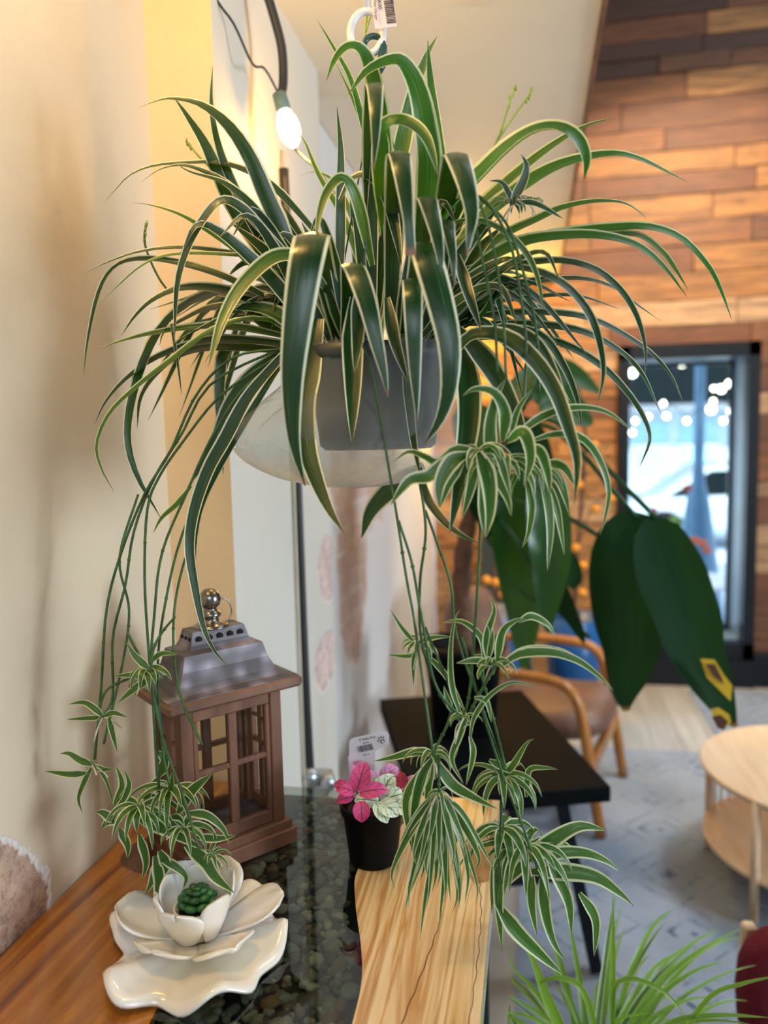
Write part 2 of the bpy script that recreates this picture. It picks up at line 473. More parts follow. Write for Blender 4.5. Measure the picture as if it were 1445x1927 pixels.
M_runner = simple('green_runner', (.035, .10, .02), .45, 0, .5, 60, .1)
M_runnerl = simple('pale_flower_stalk', (.30, .38, .08), .5, 0, .3, 60, .1)
M_bark = simple('brown_bark', (.12, .06, .035), .8, 0, .4, 40, .6)
M_orange = simple('orange_fruit_skin', (.9, .34, .02), .4, 0, .1, 20, .1)
M_ceramic = None
M_succ = simple('succulent_green', (.03, .14, .035), .35, 0, .5, 30, .1)
M_oak = wood('pale_oak', [(.3, (.62, .42, .24)), (.7, (.78, .58, .37))], (30, 3, 30), .45)
M_chairwood = wood('honey_bentwood', [(.3, (.33, .11, .02)), (.7, (.52, .21, .04))], (30, 3, 3), .35, .3)
M_leather = simple('brown_leather', (.15, .078, .05), .45, 0, .25, 10, .25)
M_red = simple('crimson_boucle', (.28, .004, .022), .95, 0, .35, 120, 1.0, bd=.01)
M_lan = wood('reddish_brown_lantern_wood', [(.3, (.07, .026, .014)), (.5, (.17, .068, .034)), (.72, (.27, .12, .062))], (14, 14, 3), .6)
M_lantop = wood('worn_lantern_eave', [(.3, (.09, .04, .024)), (.7, (.26, .125, .07))], (10, 10, 10), .55)
M_glass = clear('clear_glass', (.93, .97, .96), rough=.01)
M_glassdirty = clear('dusty_lantern_glass', (.95, .95, .93), rough=.03, ior=1.25)
M_bag = clear('cloudy_plastic_bag', (.88, .90, .89), .62, (.80, .81, .78), .20, 1.3, wr=.5, wscale=22)
M_ink = simple('printed_black_ink', (.02, .02, .03), .6, 0, .1, 5, 0)
M_tagm = simple('white_tag_stock', (.80, .76, .86), .35, 0, .03, 5, 0)
M_rootpale = simple('pale_root', (.55, .50, .38), .7, 0, .3, 80, .2)
M_resin = clear('dark_clear_resin', (.66, .71, .66), rough=.012, ior=1.6, glossadd=.02)
M_wood_l = wood('amber_slab_wood', [(.30, (.07, .022, .006)), (.42, (.26, .085, .012)), (.52, (.44, .17, .022)), (.62, (.30, .10, .014)), (.75, (.50, .23, .04))], (13, 1.3, 8), .22, .7,
                knots=[((-.21, .12, .88), (.05, .055, .1), (.09, .03, .012))], axis=(0, 0, -.12), warp=1.4)
M_wood_r = wood('blonde_slab_wood', [(.30, (.36, .14, .025)), (.37, (.70, .40, .13)), (.46, (.84, .62, .33)), (.51, (.56, .27, .07)), (.55, (.84, .60, .30)), (.64, (.88, .70, .44)), (.72, (.60, .32, .09))], (20, .8, 8), .2, .7,
                knots=[((.275, .19, .88), (.026, .075, .1), (.34, .13, .035))], axis=(0, 0, .06), warp=1.2)


# metal roof mottled tin
def tin():
    m, nt, out = mat('mottled_aged_tin'); v = coords(nt)
    vo = N(nt, 'TexVoronoi', feature='SMOOTH_F1'); vo.inputs['Scale'].default_value = 38; L(nt, v, vo.inputs[0])
    col = ramp(nt, vo.outputs[0], [(.05, (.30, .27, .31)), (.30, (.17, .15, .17)), (.5, (.09, .075, .08))])
    pbr(nt, out, col, .46, .2, bump(nt, vo.outputs[0], .12, .003)); return m


def ceramic():
    m, nt, out = mat('white_glazed_ceramic'); v = coords(nt); n = noise_(nt, v, 9, 3)
    col = ramp(nt, n, [(.42, (.85, .82, .78)), (.62, (.84, .76, .60))])
    pbr(nt, out, col, .16, 0, None, .6, .5); return m


M_tin = tin(); M_ceramic = ceramic()


def planks_mat():
    m, nt, out = mat('reclaimed_wall_planks')
    uv = N(nt, 'UVMap'); sp = nt.nodes.new('ShaderNodeSeparateXYZ'); L(nt, uv.outputs[0], sp.inputs[0])
    base = ramp(nt, sp.outputs[0], [(0, (.085, .035, .02)), (.14, (.17, .065, .025)), (.30, (.27, .10, .03)), (.48, (.38, .16, .04)), (.62, (.20, .07, .025)), (.76, (.44, .20, .06)), (.88, (.54, .32, .16)), (.97, (.46, .37, .33))], 'CONSTANT')
    cb = nt.nodes.new('ShaderNodeVectorMath'); cb.operation = 'ADD'; L(nt, coords(nt, (1.6, 1, 16)), cb.inputs[0])
    c2 = nt.nodes.new('ShaderNodeCombineXYZ'); L(nt, math_(nt, 'MULTIPLY', sp.outputs[1], 50), c2.inputs[0]); L(nt, c2.outputs[0], cb.inputs[1])
    n = noise_(nt, cb.outputs[0], 2.4, 6, .6, .8)
    col = mixc(nt, ramp(nt, n, [(.30, (.95, .95, .95)), (.62, (0, 0, 0))]), base, (.05, .022, .012))
    col = mixc(nt, .85, base, col)
    pbr(nt, out, col, .6, normal=bump(nt, n, .4, .004)); return m


M_planks = planks_mat()


def rug_mat():
    m, nt, out = mat('faded_blue_rug'); v = coords(nt)
    n = noise_(nt, v, 2.3, 5, .6); n2 = noise_(nt, v, 9, 5, .7)
    vo = N(nt, 'TexVoronoi', feature='F1', distance='MANHATTAN'); vo.inputs['Scale'].default_value = 3.4; vo.inputs['Randomness'].default_value = .25; L(nt, v, vo.inputs[0])
    ring = ramp(nt, vo.outputs[0], [(.10, (1, 1, 1)), (.17, (1, 1, 1)), (.19, (0, 0, 0)), (.34, (0, 0, 0)), (.36, (1, 1, 1)), (.41, (1, 1, 1)), (.43, (0, 0, 0)), (.60, (0, 0, 0)), (.62, (1, 1, 1)), (.66, (0, 0, 0))])
    fade = ramp(nt, n2, [(.46, (0, 0, 0)), (.60, (1, 1, 1))])
    base = ramp(nt, n, [(.3, (.19, .24, .31)), (.7, (.35, .40, .47))])
    col = mixc(nt, math_(nt, 'MULTIPLY', math_(nt, 'MULTIPLY', ring, fade), .9), base, (.03, .065, .13))
    col = mixc(nt, math_(nt, 'MULTIPLY', ramp(nt, noise_(nt, v, 3.1, 4, .7), [(.56, (0, 0, 0)), (.64, (1, 1, 1))]), .45), col, (.20, .30, .44))
    pbr(nt, out, col, .95, normal=bump(nt, noise_(nt, v, 300, 2), .5, .004)); return m


M_rug = rug_mat()


def floor_mat():
    m, nt, out = mat('grey_brown_floor_boards')
    bt = N(nt, 'TexBrick'); bt.inputs['Scale'].default_value = 1; bt.inputs['Brick Width'].default_value = 1.4; bt.inputs['Row Height'].default_value = .14; bt.inputs['Mortar Size'].default_value = .003
    bt.inputs['Color1'].default_value = (.36, .33, .28, 1); bt.inputs['Color2'].default_value = (.48, .45, .38, 1); bt.inputs['Mortar'].default_value = (.12, .1, .08, 1)
    L(nt, coords(nt, rot=(0, 0, PI/2)), bt.inputs[0]); n = noise_(nt, coords(nt, (12, 1, 1)), 2, 5)
    col = mixc(nt, .35, bt.outputs[0], ramp(nt, n, [(.3, (.22, .19, .15)), (.7, (.6, .57, .5))]))
    pbr(nt, out, col, .35, normal=bump(nt, n, .1, .003)); return m


M_floor = floor_mat()

# ------------------------------------------------------------------ room shell
XA, XC, XE, YB, YC, YW = -.64, -.52, -.60, 1.275, 1.945, 4.70
struct(MB().box((1.6, 1.2, -.05), (5.4, 7.4, .1)).build('floor', M_floor, smooth=False))
struct(MB().box((XA-.08, YB/2-.6, 2.35), (.16, YB+1.2, 4.7)).build('wall_left', M_wallA, smooth=False))
# plastered pier: the return facing the room and its long side
mb = MB(); mb.add([(XA-.16, YB, 0), (XC, YB, 0), (XC, YB, 4.7), (XA-.16, YB, 4.7)], [(0, 1, 2, 3)]); mb.m[-1] = 0
mb.add([(XC, YB, 0), (XC, YC, 0), (XC, YC, 4.7), (XC, YB, 4.7), (XA-.16, YC, 0), (XA-.16, YC, 4.7), (XA-.16, YB, 0), (XA-.16, YB, 4.7)], [(0, 1, 2, 3), (1, 4, 5, 2), (4, 6, 7, 5), (3, 2, 5, 7)], mi=1)
struct(mb.build('wall_left_pier', [M_wallB, M_wallC], smooth=False))
struct(MB().box((XE-.1, (YC+YW)/2, 2.35), (.2, YW-YC, 4.7)).build('wall_left_recess', M_wallE, smooth=False))
struct(MB().box(((XE+.15)/2, (YW+YB)/2-.5, 2.4+.15), (.15-XE, YW-YB+1, .30), bev=.004).build('ceiling_soffit', M_soffit, smooth=False))
struct(MB().box((.152, (YW+YB)/2-.5, 2.415), (.012, YW-YB+1, .05)).build('trim_1', M_lantop, smooth=False))
struct(MB().box((4.2, 1.2, 2.35), (.12, 7.3, 4.7)).build('wall_right', simple('grey_white_paint', (.42, .43, .44), .7), smooth=False))
struct(MB().box((1.6, -2.4, 2.35), (5.2, .12, 4.7)).build('wall_rear', bpy.data.materials['grey_white_paint'], smooth=False))
struct(MB().box((XA-.08, -1.4, 2.35), (.16, 1.9, 4.7)).build('wall_left_rear', bpy.data.materials['grey_white_paint'], smooth=False))
struct(MB().box((1.6, 1.2, 4.75), (5.4, 7.4, .1)).build('ceiling', simple('dark_ceiling_paint', (.10, .09, .08), .8), smooth=False))

# back wall of reclaimed planks around the window opening
WX0, WX1, WZ1 = .487, 1.245, 1.975
mb = MB(); z = 0.0; rnd = random.Random(3)
rows = []
while z < 4.7:
    h = rnd.choice((.09, .12, .12, .14, .15)); rows.append((z, min(h, 4.7-z))); z += h
for (z, h) in rows:
    spans = [(XE, 4.14)] if z >= WZ1-.02 else [(XE, WX0), (WX1, 4.14)]
    if z < WZ1-.02 and z+h > WZ1: h = WZ1-z
    for a, b in spans:
        x = a
        while x < b-.01:
            ln = rnd.uniform(.35, 1.15); e = min(b, x+ln)
            if b-e < .12: e = b
            t = rnd.uniform(.0, .014); d = .03+t
            if 1.98 <= z < 2.14: tone = .9
            elif z > 3.2: tone = rnd.choice((.05, .05, .2, .2, .35, .65, .8, .95))
            elif z > 2.2: tone = rnd.choice((.2, .35, .5, .5, .5, .65, .35))
            elif x < .5: tone = rnd.choice((.5, .8, .8, .8, .9, .65))
            else: tone = rnd.choice((.2, .65, .65, .35, .9, .65))
            o = len(mb.v); mb.box(((x+e)/2, YW-d/2+.03, z+h/2), (e-x-.006, d, h-.006))
            for i in range(o, len(mb.v)): mb.uv[i] = (tone, rnd.random() if i == o else mb.uv[o][1])
            x = e
mb.box((XE+(WX0-XE)/2, YW+.10, 2.35), (WX0-XE, .12, 4.7)); mb.box(((4.14+WX1)/2, YW+.10, 2.35), (4.14-WX1, .12, 4.7)); mb.box(((WX0+WX1)/2, YW+.10, (4.7+WZ1)/2), (WX1-WX0, .12, 4.7-WZ1))
struct(mb.build('wall_back', M_planks, smooth=False))
struct(MB().box(((WX1+4.14)/2, YW-.03, .10), (4.14-WX1, .05, .20), bev=.004).build('baseboard_back', M_black, smooth=False))

# tall fixed window: black frame, deep reveal, glass set at the outer side
win = bpy.data.objects.new('window_1', None); COL.objects.link(win); win.location = ((WX0+WX1)/2, YW, 0); win['kind'] = 'structure'; LOC['window_1'] = V(win.location)
mb = MB(); fw = .062; bz = .255
mb.box((WX0+.03, YW+.0, WZ1/2), (.06, .10, WZ1)); mb.box((WX1-fw/2, YW+.0, WZ1/2), (fw, .10, WZ1))
mb.box(((WX0+WX1)/2, YW+.0, WZ1-.04), (WX1-WX0, .10, .08)); mb.box(((WX0+WX1)/2, YW+.0, bz/2), (WX1-WX0, .10, bz))
mb.box(((WX0+WX1)/2, YW-.06, .08), (WX1-WX0, .03, .16))
mb.build('window_frame', M_black, win, False)
gx0, gx1, gz0, gz1 = WX0+.06, WX1-fw, bz, WZ1-.08
mb = MB(); D = .26
M_reveal = simple('blue_grey_reveal_paint', (.20, .27, .33), .35)
mb.box((gx1+.01, YW+.05+D/2, (gz0+gz1)/2), (.02, D, gz1-gz0)); mb.box((gx0-.01, YW+.05+D/2, (gz0+gz1)/2), (.02, D, gz1-gz0))
mb.box(((gx0+gx1)/2, YW+.05+D/2, gz1+.01), (gx1-gx0, D, .02)); mb.box(((gx0+gx1)/2, YW+.05+D/2, gz0-.01), (gx1-gx0, D, .02))
mb.build('window_reveal', M_reveal, win, False)
MB().box(((gx0+gx1)/2, YW+.05+D-.01, (gz0+gz1)/2), (gx1-gx0, .006, gz1-gz0)).build('window_pane', M_glass, win, False)
mb = MB()
for a, b, c, d in ((gx0, gx1, gz0, gz0+.03), (gx0, gx1, gz1-.02, gz1), (gx0, gx0+.02, gz0, gz1), (gx1-.02, gx1, gz0, gz1)):
    mb.box(((a+b)/2, YW+.05+D-.02, (c+d)/2), (b-a, .03, d-c))
mb.build('glazing_bead', M_black, win, False)

# rugs
o = tag(MB().box((1.3, 2.25, .002), (2.7, 2.8, .004)).build('area_rug', M_rug, smooth=False, loc=(1.3, 2.25, 0)), 'faded blue and grey patterned rug under the round coffee table', 'rug')
o = tag(MB().box((1.72, 4.15, .002), (1.7, .86, .004)).build('runner_rug', M_rug, smooth=False, loc=(1.72, 4.15, 0)), 'grey blue rug lying at the foot of the tall window', 'rug')

# ------------------------------------------------------------------ outside the window
GS = -.30
struct(MB().box((3, 16, GS-.05), (30, 22, .1)).build('ground', simple('pale_pavement', (.62, .68, .74), .7, 0, .12, 2, .1), smooth=False))
bd = empty('building', (3, 24, GS), 'pale storefront building across the street with a dark upper storey', 'building')
M_fac = simple('pale_facade', (.55, .66, .74), .7); M_dark = simple('dark_awning_cladding', (.003, .008, .010), .8, spec=.1)
MB().box((3, 24.5, 1.2), (26, 1, 3.0)).build('wall', M_fac, bd, False)
MB().box((3, 23.6, 4.3), (26, 2.2, 4.2)).build('upper_storey', M_dark, bd, False)
for i in range(9):
    x = -2+i*1.35
    w_ = MB().box((x, 23.98, .9), (1.0, .06, 1.7)).build('window', simple('storefront_glass', (.35, .6, .72), .1) if i == 0 else bpy.data.materials['storefront_glass'], bd, False)
    MB().box((x, 23.93, 1.0), (1.08, .06, .06)).build('mullion', M_white, w_, False)
MB().box((3, 23.4, 2.10), (26, .1, .18)).build('fascia', M_white, bd, False)
col_ = empty('street_column', (2.02, 7.3, GS), 'blue grey metal column with a flared base seen through the window', 'column')
M_colm = simple('blue_grey_column_paint', (.10, .22, .36), .4)
cx = P(1314, 900, 7.3).x
col_.location.x = cx; LOC[col_.name] = V((cx, 7.3, GS))
MB().lathe([(.045, GS), (.045, 2.6)], (cx, 7.3, 0), 14).build('shaft', M_colm, col_)
MB().lathe([(.24, GS), (.24, GS+.08), (.20, .1), (.15, .5), (.10, .85), (.06, 1.0), (.047, 1.15)], (cx, 7.3, 0), 14).build('flared_base', M_colm, col_)
cr = empty('parked_car', (3.6, 12.5, GS), 'pale silver car parked in the street beyond the column', 'car')
M_car = simple('silver_car_paint', (.62, .72, .78), .2, .2, .05, 3, 0, coat=.5)
cary = 12.5; prof = [(-2.2, .35), (-2.15, .72), (-1.4, .86), (-.75, 1.30), (.6, 1.34), (1.4, .95), (2.15, .85), (2.2, .4)]
x0 = P(1330, 900, cary).x
vs = []
for yy, sc in ((-.85, .96), (-.75, 1), (.75, 1), (.85, .96)):
    vs += [(x0+.6+a*sc, cary+yy, GS-.05+(b-.3)*sc+.3) for a, b in prof]
n = 8; fs = [(k*n+i, k*n+(i+1) % n, (k+1)*n+(i+1) % n, (k+1)*n+i) for k in range(3) for i in range(n)]+[tuple(range(n-1, -1, -1)), tuple(range(3*n, 4*n))]
MB().add(vs, fs).build('body', M_car, cr)
gl = [(-1.3, .88), (-.72, 1.24), (.56, 1.27), (1.25, .95)]
MB().add([(x0+.6+a, cary-.87, GS-.05+b) for a, b in gl]+[(x0+.6+a, cary-.84, GS-.05+b) for a, b in gl], [(0, 1, 2, 3), (7, 6, 5, 4), (0, 4, 5, 1), (1, 5, 6, 2), (2, 6, 7, 3), (3, 7, 4, 0)]).build('side_window', M_dark, cr, False)
for wx in (-1.35, 1.35):
    MB().lathe([(0, -.1), (.25, -.1), (.31, -.08), (.31, .08), (.25, .1), (0, .1)], (x0+.6+wx, cary-.8, GS+.31), 18, M=Matrix.Rotation(PI/2, 3, 'X')).build('wheel', M_plastic, cr)
# patio table under the window
pc = P(1300, 1090, 6.3); tb = empty('patio_table', (pc.x, 6.3, GS), 'white round patio table on the pavement outside the window', 'table')
MB().lathe([(0, pc.z-.02), (.36, pc.z-.02), (.365, pc.z), (0, pc.z)], (pc.x, 6.3, 0), 28).build('table_top', M_white, tb, False)
for k in range(4):
    a = PI/4+k*PI/2
    MB().tube([(pc.x+.30*math.cos(a), 6.3+.30*math.sin(a), pc.z-.02), (pc.x+.34*math.cos(a), 6.3+.34*math.sin(a), GS)], .014, 8).build('leg', M_white, tb)
# glowing balls outside that stand in for bulb reflections in the window
M_bulbe = emis('bulb_reflection_glow', (1, .93, .78), 9)
blist = [(1283, 683, 7), (1190, 702, 7), (1373, 722, 8), (1357, 732, 8), (1343, 731, 8), (1342, 755, 8), (1338, 770, 7), (1377, 774, 7), (1248, 759, 8), (1292, 792, 7), (1361, 792, 7), (1220, 784, 8), (1195, 792, 7), (1190, 814, 7), (1254, 783, 7)]
sl = empty('glass_reflection_balls', P(1290, 690, 7.5), 'small glowing balls outside standing in for bulb reflections in the window glass', 'bulb reflections')
pts = []
for k, (x, y, Y) in enumerate(blist):
    p = P(x, y, Y); r = .035 if k in (0, 1, 2, 3, 6, 7) else .022
    MB().ball(p, r, 10).build('bulb', M_bulbe, sl)
    pts.append(p+V((0, 0, .04)))
pts.sort(key=lambda q: q.x)
MB().tube(pts, .005, 5).build('wire', M_black, sl)  # added wire joining the stand-in reflection balls
# planter with flowers outside
fp = P(1290, 1075, 5.9); fl = empty('flower_planter', (fp.x, 5.9, GS), 'dark planter of orange and pink flowers outside the glass', 'planter')
MB().lathe([(0, GS), (.13, GS), (.17, .28), (.18, .28), (.165, .27), (0, .25)], (fp.x, 5.9, 0), 24).build('planter_pot', M_blue, fl)
M_fo = simple('orange_petal', (.85, .16, .03), .6); M_fp = simple('pink_petal', (.9, .08, .35), .6)
for k, (x, y, c) in enumerate([(1293, 918, 0), (1307, 1016, 0), (1322, 1022, 0), (1279, 1031, 0), (1330, 1035, 0), (1273, 1054, 0), (1228, 960, 1)]):
    p = P(x, y, 5.7+.04*k)
    st = MB().tube(catmull([V((fp.x+random.uniform(-.05, .05), 5.9, .26)), (V((fp.x, 5.9, .3))+p)/2+V((0, 0, .05)), p], 8), .004, 5).build('stem', M_runner, fl)
    mb = MB()
    for q in range(7):
        a = q*2*PI/7; mb.ball(p+V((math.cos(a)*.02, -.005, math.sin(a)*.014)), (.017, .008, .011), 6)
    mb.ball(p, .012, 6); mb.build('blossom', M_fp if c else M_fo, st)
bp = P(1272, 992, 8.3); mb = MB()
for k in range(46):
    d = V((random.gauss(0, 1), random.gauss(0, 1), random.gauss(0, .8))).normalized(); q = bp+d*.07
    ribbon(mb, [q, q+d*.04, q+d*.07+V((0, 0, -.01))], .035, V((0, -.5, 1)).normalized(), prof_plantlet)
sh = empty('potted_shrub', (bp.x, 8.3, GS), 'small bright green shrub in a dark blue pot beyond the glass', 'plant')
mb.build('foliage', M_grass, sh)
MB().tube([(bp.x, 8.3, .2), bp], .012, 6).build('stem', M_bark, sh)
MB().lathe([(0, GS), (.12, GS), (.16, .22), (.15, .22), (0, .19)], (bp.x, 8.3, 0), 20).build('pot', M_blue, sh)

# ------------------------------------------------------------------ side table with resin river
TZ = .88
rivR = [(-.189, .50), (-.189, .66), (-.190, .736), (-.194, .80), (-.208, .86), (-.234, .943), (-.249, 1.017), (-.232, 1.09), (-.206, 1.16), (-.19, 1.262)]
rivL = [(-.42, .50), (-.408, .62), (-.405, .70), (-.413, .75), (-.434, .824), (-.475, .90), (-.52, .96), (-.53, 1.05), (-.515, 1.15), (-.50, 1.262)]
tbl = empty('live_edge_table', (-.35, .9, 0), 'live edge wood table with a dark pebble filled resin river, against the left wall', 'table')


def smooth2(p, n=40): return [(q.x, q.y) for q in catmull([V((a, b, 0)) for a, b in p], n)]


rR, rL = smooth2(rivR), smooth2(rivL)
MB().prism(rR[::-1]+[(-.057, .50), (-.057, 1.262)], TZ-.045, TZ).build('right_slab', M_wood_r, tbl, False)
ck = catmull([V((x, y, TZ)) for x, y in [(-.118, .94), (-.122, .88), (-.131, .80), (-.140, .72), (-.142, .60)]], 30)
MB().tube([q+V((.0008*math.sin(i*1.7), 0, -.0002)) for i, q in enumerate(ck)], [.0003+.0006*min(1, i/12) for i in range(31)], 6).build('crack', simple('dark_wood_crack', (.16, .06, .015), .7), tbl)
ck = catmull([V((x, y, TZ)) for x, y in [(-.075, 1.02), (-.068, .95), (-.066, .86), (-.068, .76), (-.073, .6)]], 30)
MB().tube([q+V((.0012*math.sin(i*1.9), 0, -.0002)) for i, q in enumerate(ck)], .0006, 6).build('crack', bpy.data.materials['dark_wood_crack'], tbl)
MB().prism(rL+[(XA+.003, 1.262), (XA+.003, .50)], TZ-.045, TZ).build('left_slab', M_wood_l, tbl, False)
MB().prism([(x+.0005, y) for x, y in rL][::-1]+[(x-.0005, y) for x, y in rR], TZ-.0012, TZ-.0004).build('resin_surface', M_resin, tbl, False)
M_bed = simple('black_resin_bed', (.006, .010, .009), .35, 0, .3, 8, 0)
MB().prism(rL[::-1]+rR, TZ-.045, TZ-.016).build('resin_bed', M_bed, tbl, False)
# pebbles lying in the river
mpeb = []
for i, c in enumerate([(.20, .15, .10), (.38, .31, .23), (.09, .07, .05), (.52, .44, .34), (.26, .13, .07), (.26, .26, .22)]):
    mpeb.append(simple('pebble_%s' % ('brown', 'tan', 'dark', 'pale', 'rust', 'grey')[i], c, .4, 0, .35, 50, .1))
rp = random.Random(5); mb = MB()


def xat(poly, y):
    for (x0, y0), (x1, y1) in zip(poly, poly[1:]):
        if y0 <= y <= y1: return x0+(x1-x0)*(y-y0)/max(1e-6, y1-y0)
    return poly[-1][0]


for k in range(1500):
    y = rp.uniform(.52, 1.25); a, b = xat(rL, y)+.012, xat(rR, y)-.012; x = rp.uniform(a, b)
    if noise.noise(V((x*9, y*9, 3.3))) < -.18: continue
    r = rp.uniform(.0035, .0085) if rp.random() < .85 else rp.uniform(.009, .013)
    mb.ball((x, y, TZ-.016+r*.35), (r*rp.uniform(.8, 1.3), r*rp.uniform(.7, 1.1), min(.0065, r*.6)), 8, mi=rp.randrange(6), M=Matrix.Rotation(rp.uniform(0, 3), 3, 'Z'))
o = mb.build('river_pebbles', mpeb, tbl); o['kind'] = 'stuff'; o['label'] = 'rounded brown and grey pebbles set in the dark resin'
for x, y in ((-.59, .56), (-.10, .56), (-.59, 1.2), (-.10, 1.2)):
    MB().box((x, y, (TZ-.045)/2), (.05, .05, TZ-.045), bev=.004).build('leg', M_black, tbl, False)

# ------------------------------------------------------------------ lantern
c0 = H(347, 1664, TZ); ca = math.atan2(1.081-c0.y, -.367-c0.x)
ux = V((math.cos(ca), math.sin(ca), 0)); uy = V((-math.sin(ca), math.cos(ca), 0)); UZ = V((0, 0, 1))
LW, LD = .178, .118
lan = empty('candle_lantern', c0+ux*LW/2+uy*LD/2+V((0, 0, 0)), 'brown wooden candle lantern with glass panes and a grey metal roof', 'lantern')
RM = Matrix((ux, uy, UZ)).transposed()
LC = c0+ux*LW/2+uy*LD/2


def lp(x, y, z): return LC+ux*x+uy*y+UZ*z


def lbox(mb, x, y, z, sx, sy, sz, mi=0, bev=.0015): mb.box(lp(x, y, z), (sx, sy, sz), RM, mi, bev)


hw, hd = LW/2, LD/2; EV = .247
mb = MB(); lbox(mb, 0, 0, .012, LW+.010, LD+.010, .024); lbox(mb, 0, 0, .030, LW, LD, .014); mb.build('base', M_lan, lan, False)
MB().box(lp(0, 0, .0385), (LW-.03, LD-.03, .003), RM).build('base_plate', M_tin, lan, False)
ins = .008; pw = .019
for sx in (-1, 1):
    for sy in (-1, 1):
        mb = MB(); lbox(mb, sx*(hw-ins-pw/2), sy*(hd-ins-pw/2), (.037+EV)/2, pw, pw, EV-.037); mb.build('corner_post', M_lan, lan, False)


def face(wd, off, ax, door=False):
    "window frame of one side: top/bottom rails, mullion and glazing bars, then its glass"
    mb = MB(); iw = wd-2*(ins+pw)

    def q(a, z, sa, sz, th=.010):
        if ax == 0: lbox(mb, a, off, z, sa, th, sz)
        else: lbox(mb, off, a, z, th, sa, sz)
    q(0, .037+.010, iw, .020); q(0, EV-.012, iw, .024)
    q(0, (.057+EV-.024)/2, .014, EV-.081)
    for s in (-1, 1): q(s*(iw/2-.004), (.057+EV-.024)/2, .008, EV-.081)
    q(0, .145, iw, .009, .007); q(0, .185 if wd < .15 else .145, iw, .006, .006)
    o = mb.build('door' if door else 'side_frame', M_lan, lan, False)
    g = MB()
    if ax == 0: g.box(lp(0, off, (.057+EV-.024)/2), (iw-.004, .0015, EV-.085), RM)
    else: g.box(lp(off, 0, (.057+EV-.024)/2), (.0015, iw-.004, EV-.085), RM)
    g.build('glass_pane', M_glassdirty, o, False)


face(LW, -hd+ins+.007, 0, True); face(LW, hd-ins-.007, 0); face(LD, -hw+ins+.007, 1); face(LD, hw-ins-.007, 1)
mb = MB(); lbox(mb, 0, 0, EV+.008, LW+.034, LD+.034, .016, bev=.004); mb.build('eave', M_lantop, lan, False)


def ringrect(levels):
    mb = MB(); vs = []
    for a, b, z in levels: vs += [lp(-a, -b, z), lp(a, -b, z), lp(a, b, z), lp(-a, b, z)]
    fs = [(k*4+i, k*4+(i+1) % 4, k*4+4+(i+1) % 4, k*4+4+i) for k in range(len(levels)-1) for i in range(4)]
    fs.append(tuple(range(len(vs)-4, len(vs)))); return mb.add(vs, fs)


e0 = EV+.016
lev = [(hw+.012, hd+.012, e0), (hw+.012, hd+.012, e0+.0015), (hw-.004, hd-.004, e0+.003), (hw-.012, hd-.012, e0+.012), (hw-.021, hd-.020, e0+.030), (hw-.027, hd-.024, e0+.052), (hw-.040, hd-.034, e0+.056), (hw-.043, hd-.037, e0+.062), (hw-.048, hd-.041, e0+.080), (hw-.050, hd-.043, e0+.081)]
rf = ringrect(lev).build('roof', M_tin, lan, False)
mb = MB()
for k in range(5):
    x = (k-2)*.0165
    for s in (-1, 1):
        mb.lathe([(0, -.0012), (.0052, -.0012), (.0052, .0012), (0, .0012)], lp(x, s*(hd-.0387), e0+.069), 14, M=RM @ Matrix.Rotation(PI/2-s*.22, 3, 'X'))
for k in range(3):
    y = (k-1)*.0125
    for s in (-1, 1):
        mb.lathe([(0, -.0012), (.0036, -.0012), (.0036, .0012), (0, .0012)], lp(s*(hw-.0452), y, e0+.069), 14, M=RM @ Matrix.Rotation(PI/2+s*.27-PI*0, 3, 'Y'))
mb.build('vent_hole', simple('dark_opening', (.004, .004, .004), .9, 0, 0, 5, 0), rf)
t0 = e0+.080
MB().lathe([(0, t0), (.026, t0), (.027, t0+.002), (.022, t0+.005), (.014, t0+.008), (.011, t0+.013), (.015, t0+.016), (.016, t0+.020), (.013, t0+.023), (.009, t0+.026), (.010, t0+.029), (.0145, t0+.033), (.0165, t0+.041), (.0145, t0+.050), (.008, t0+.056), (0, t0+.0575)], lp(-.004, 0, 0), 28).build('finial', simple('dull_nickel', (.24, .22, .19), .25, 1, .2, 10, .05), lan)
MB().tube([lp(.006+.021*math.sin(a)+.004, .0, t0+.020+.021*math.cos(a)) for a in [i*2*PI/24 for i in range(25)]], .0013, 6).build('ring_handle', bpy.data.materials['dull_nickel'], lan)

# ------------------------------------------------------------------ magnolia dish with succulent
fc = H(372, 1768, TZ); fc.z = TZ
dish = empty('magnolia_dish', fc, 'white glazed ceramic dish shaped like an open magnolia flower', 'dish')


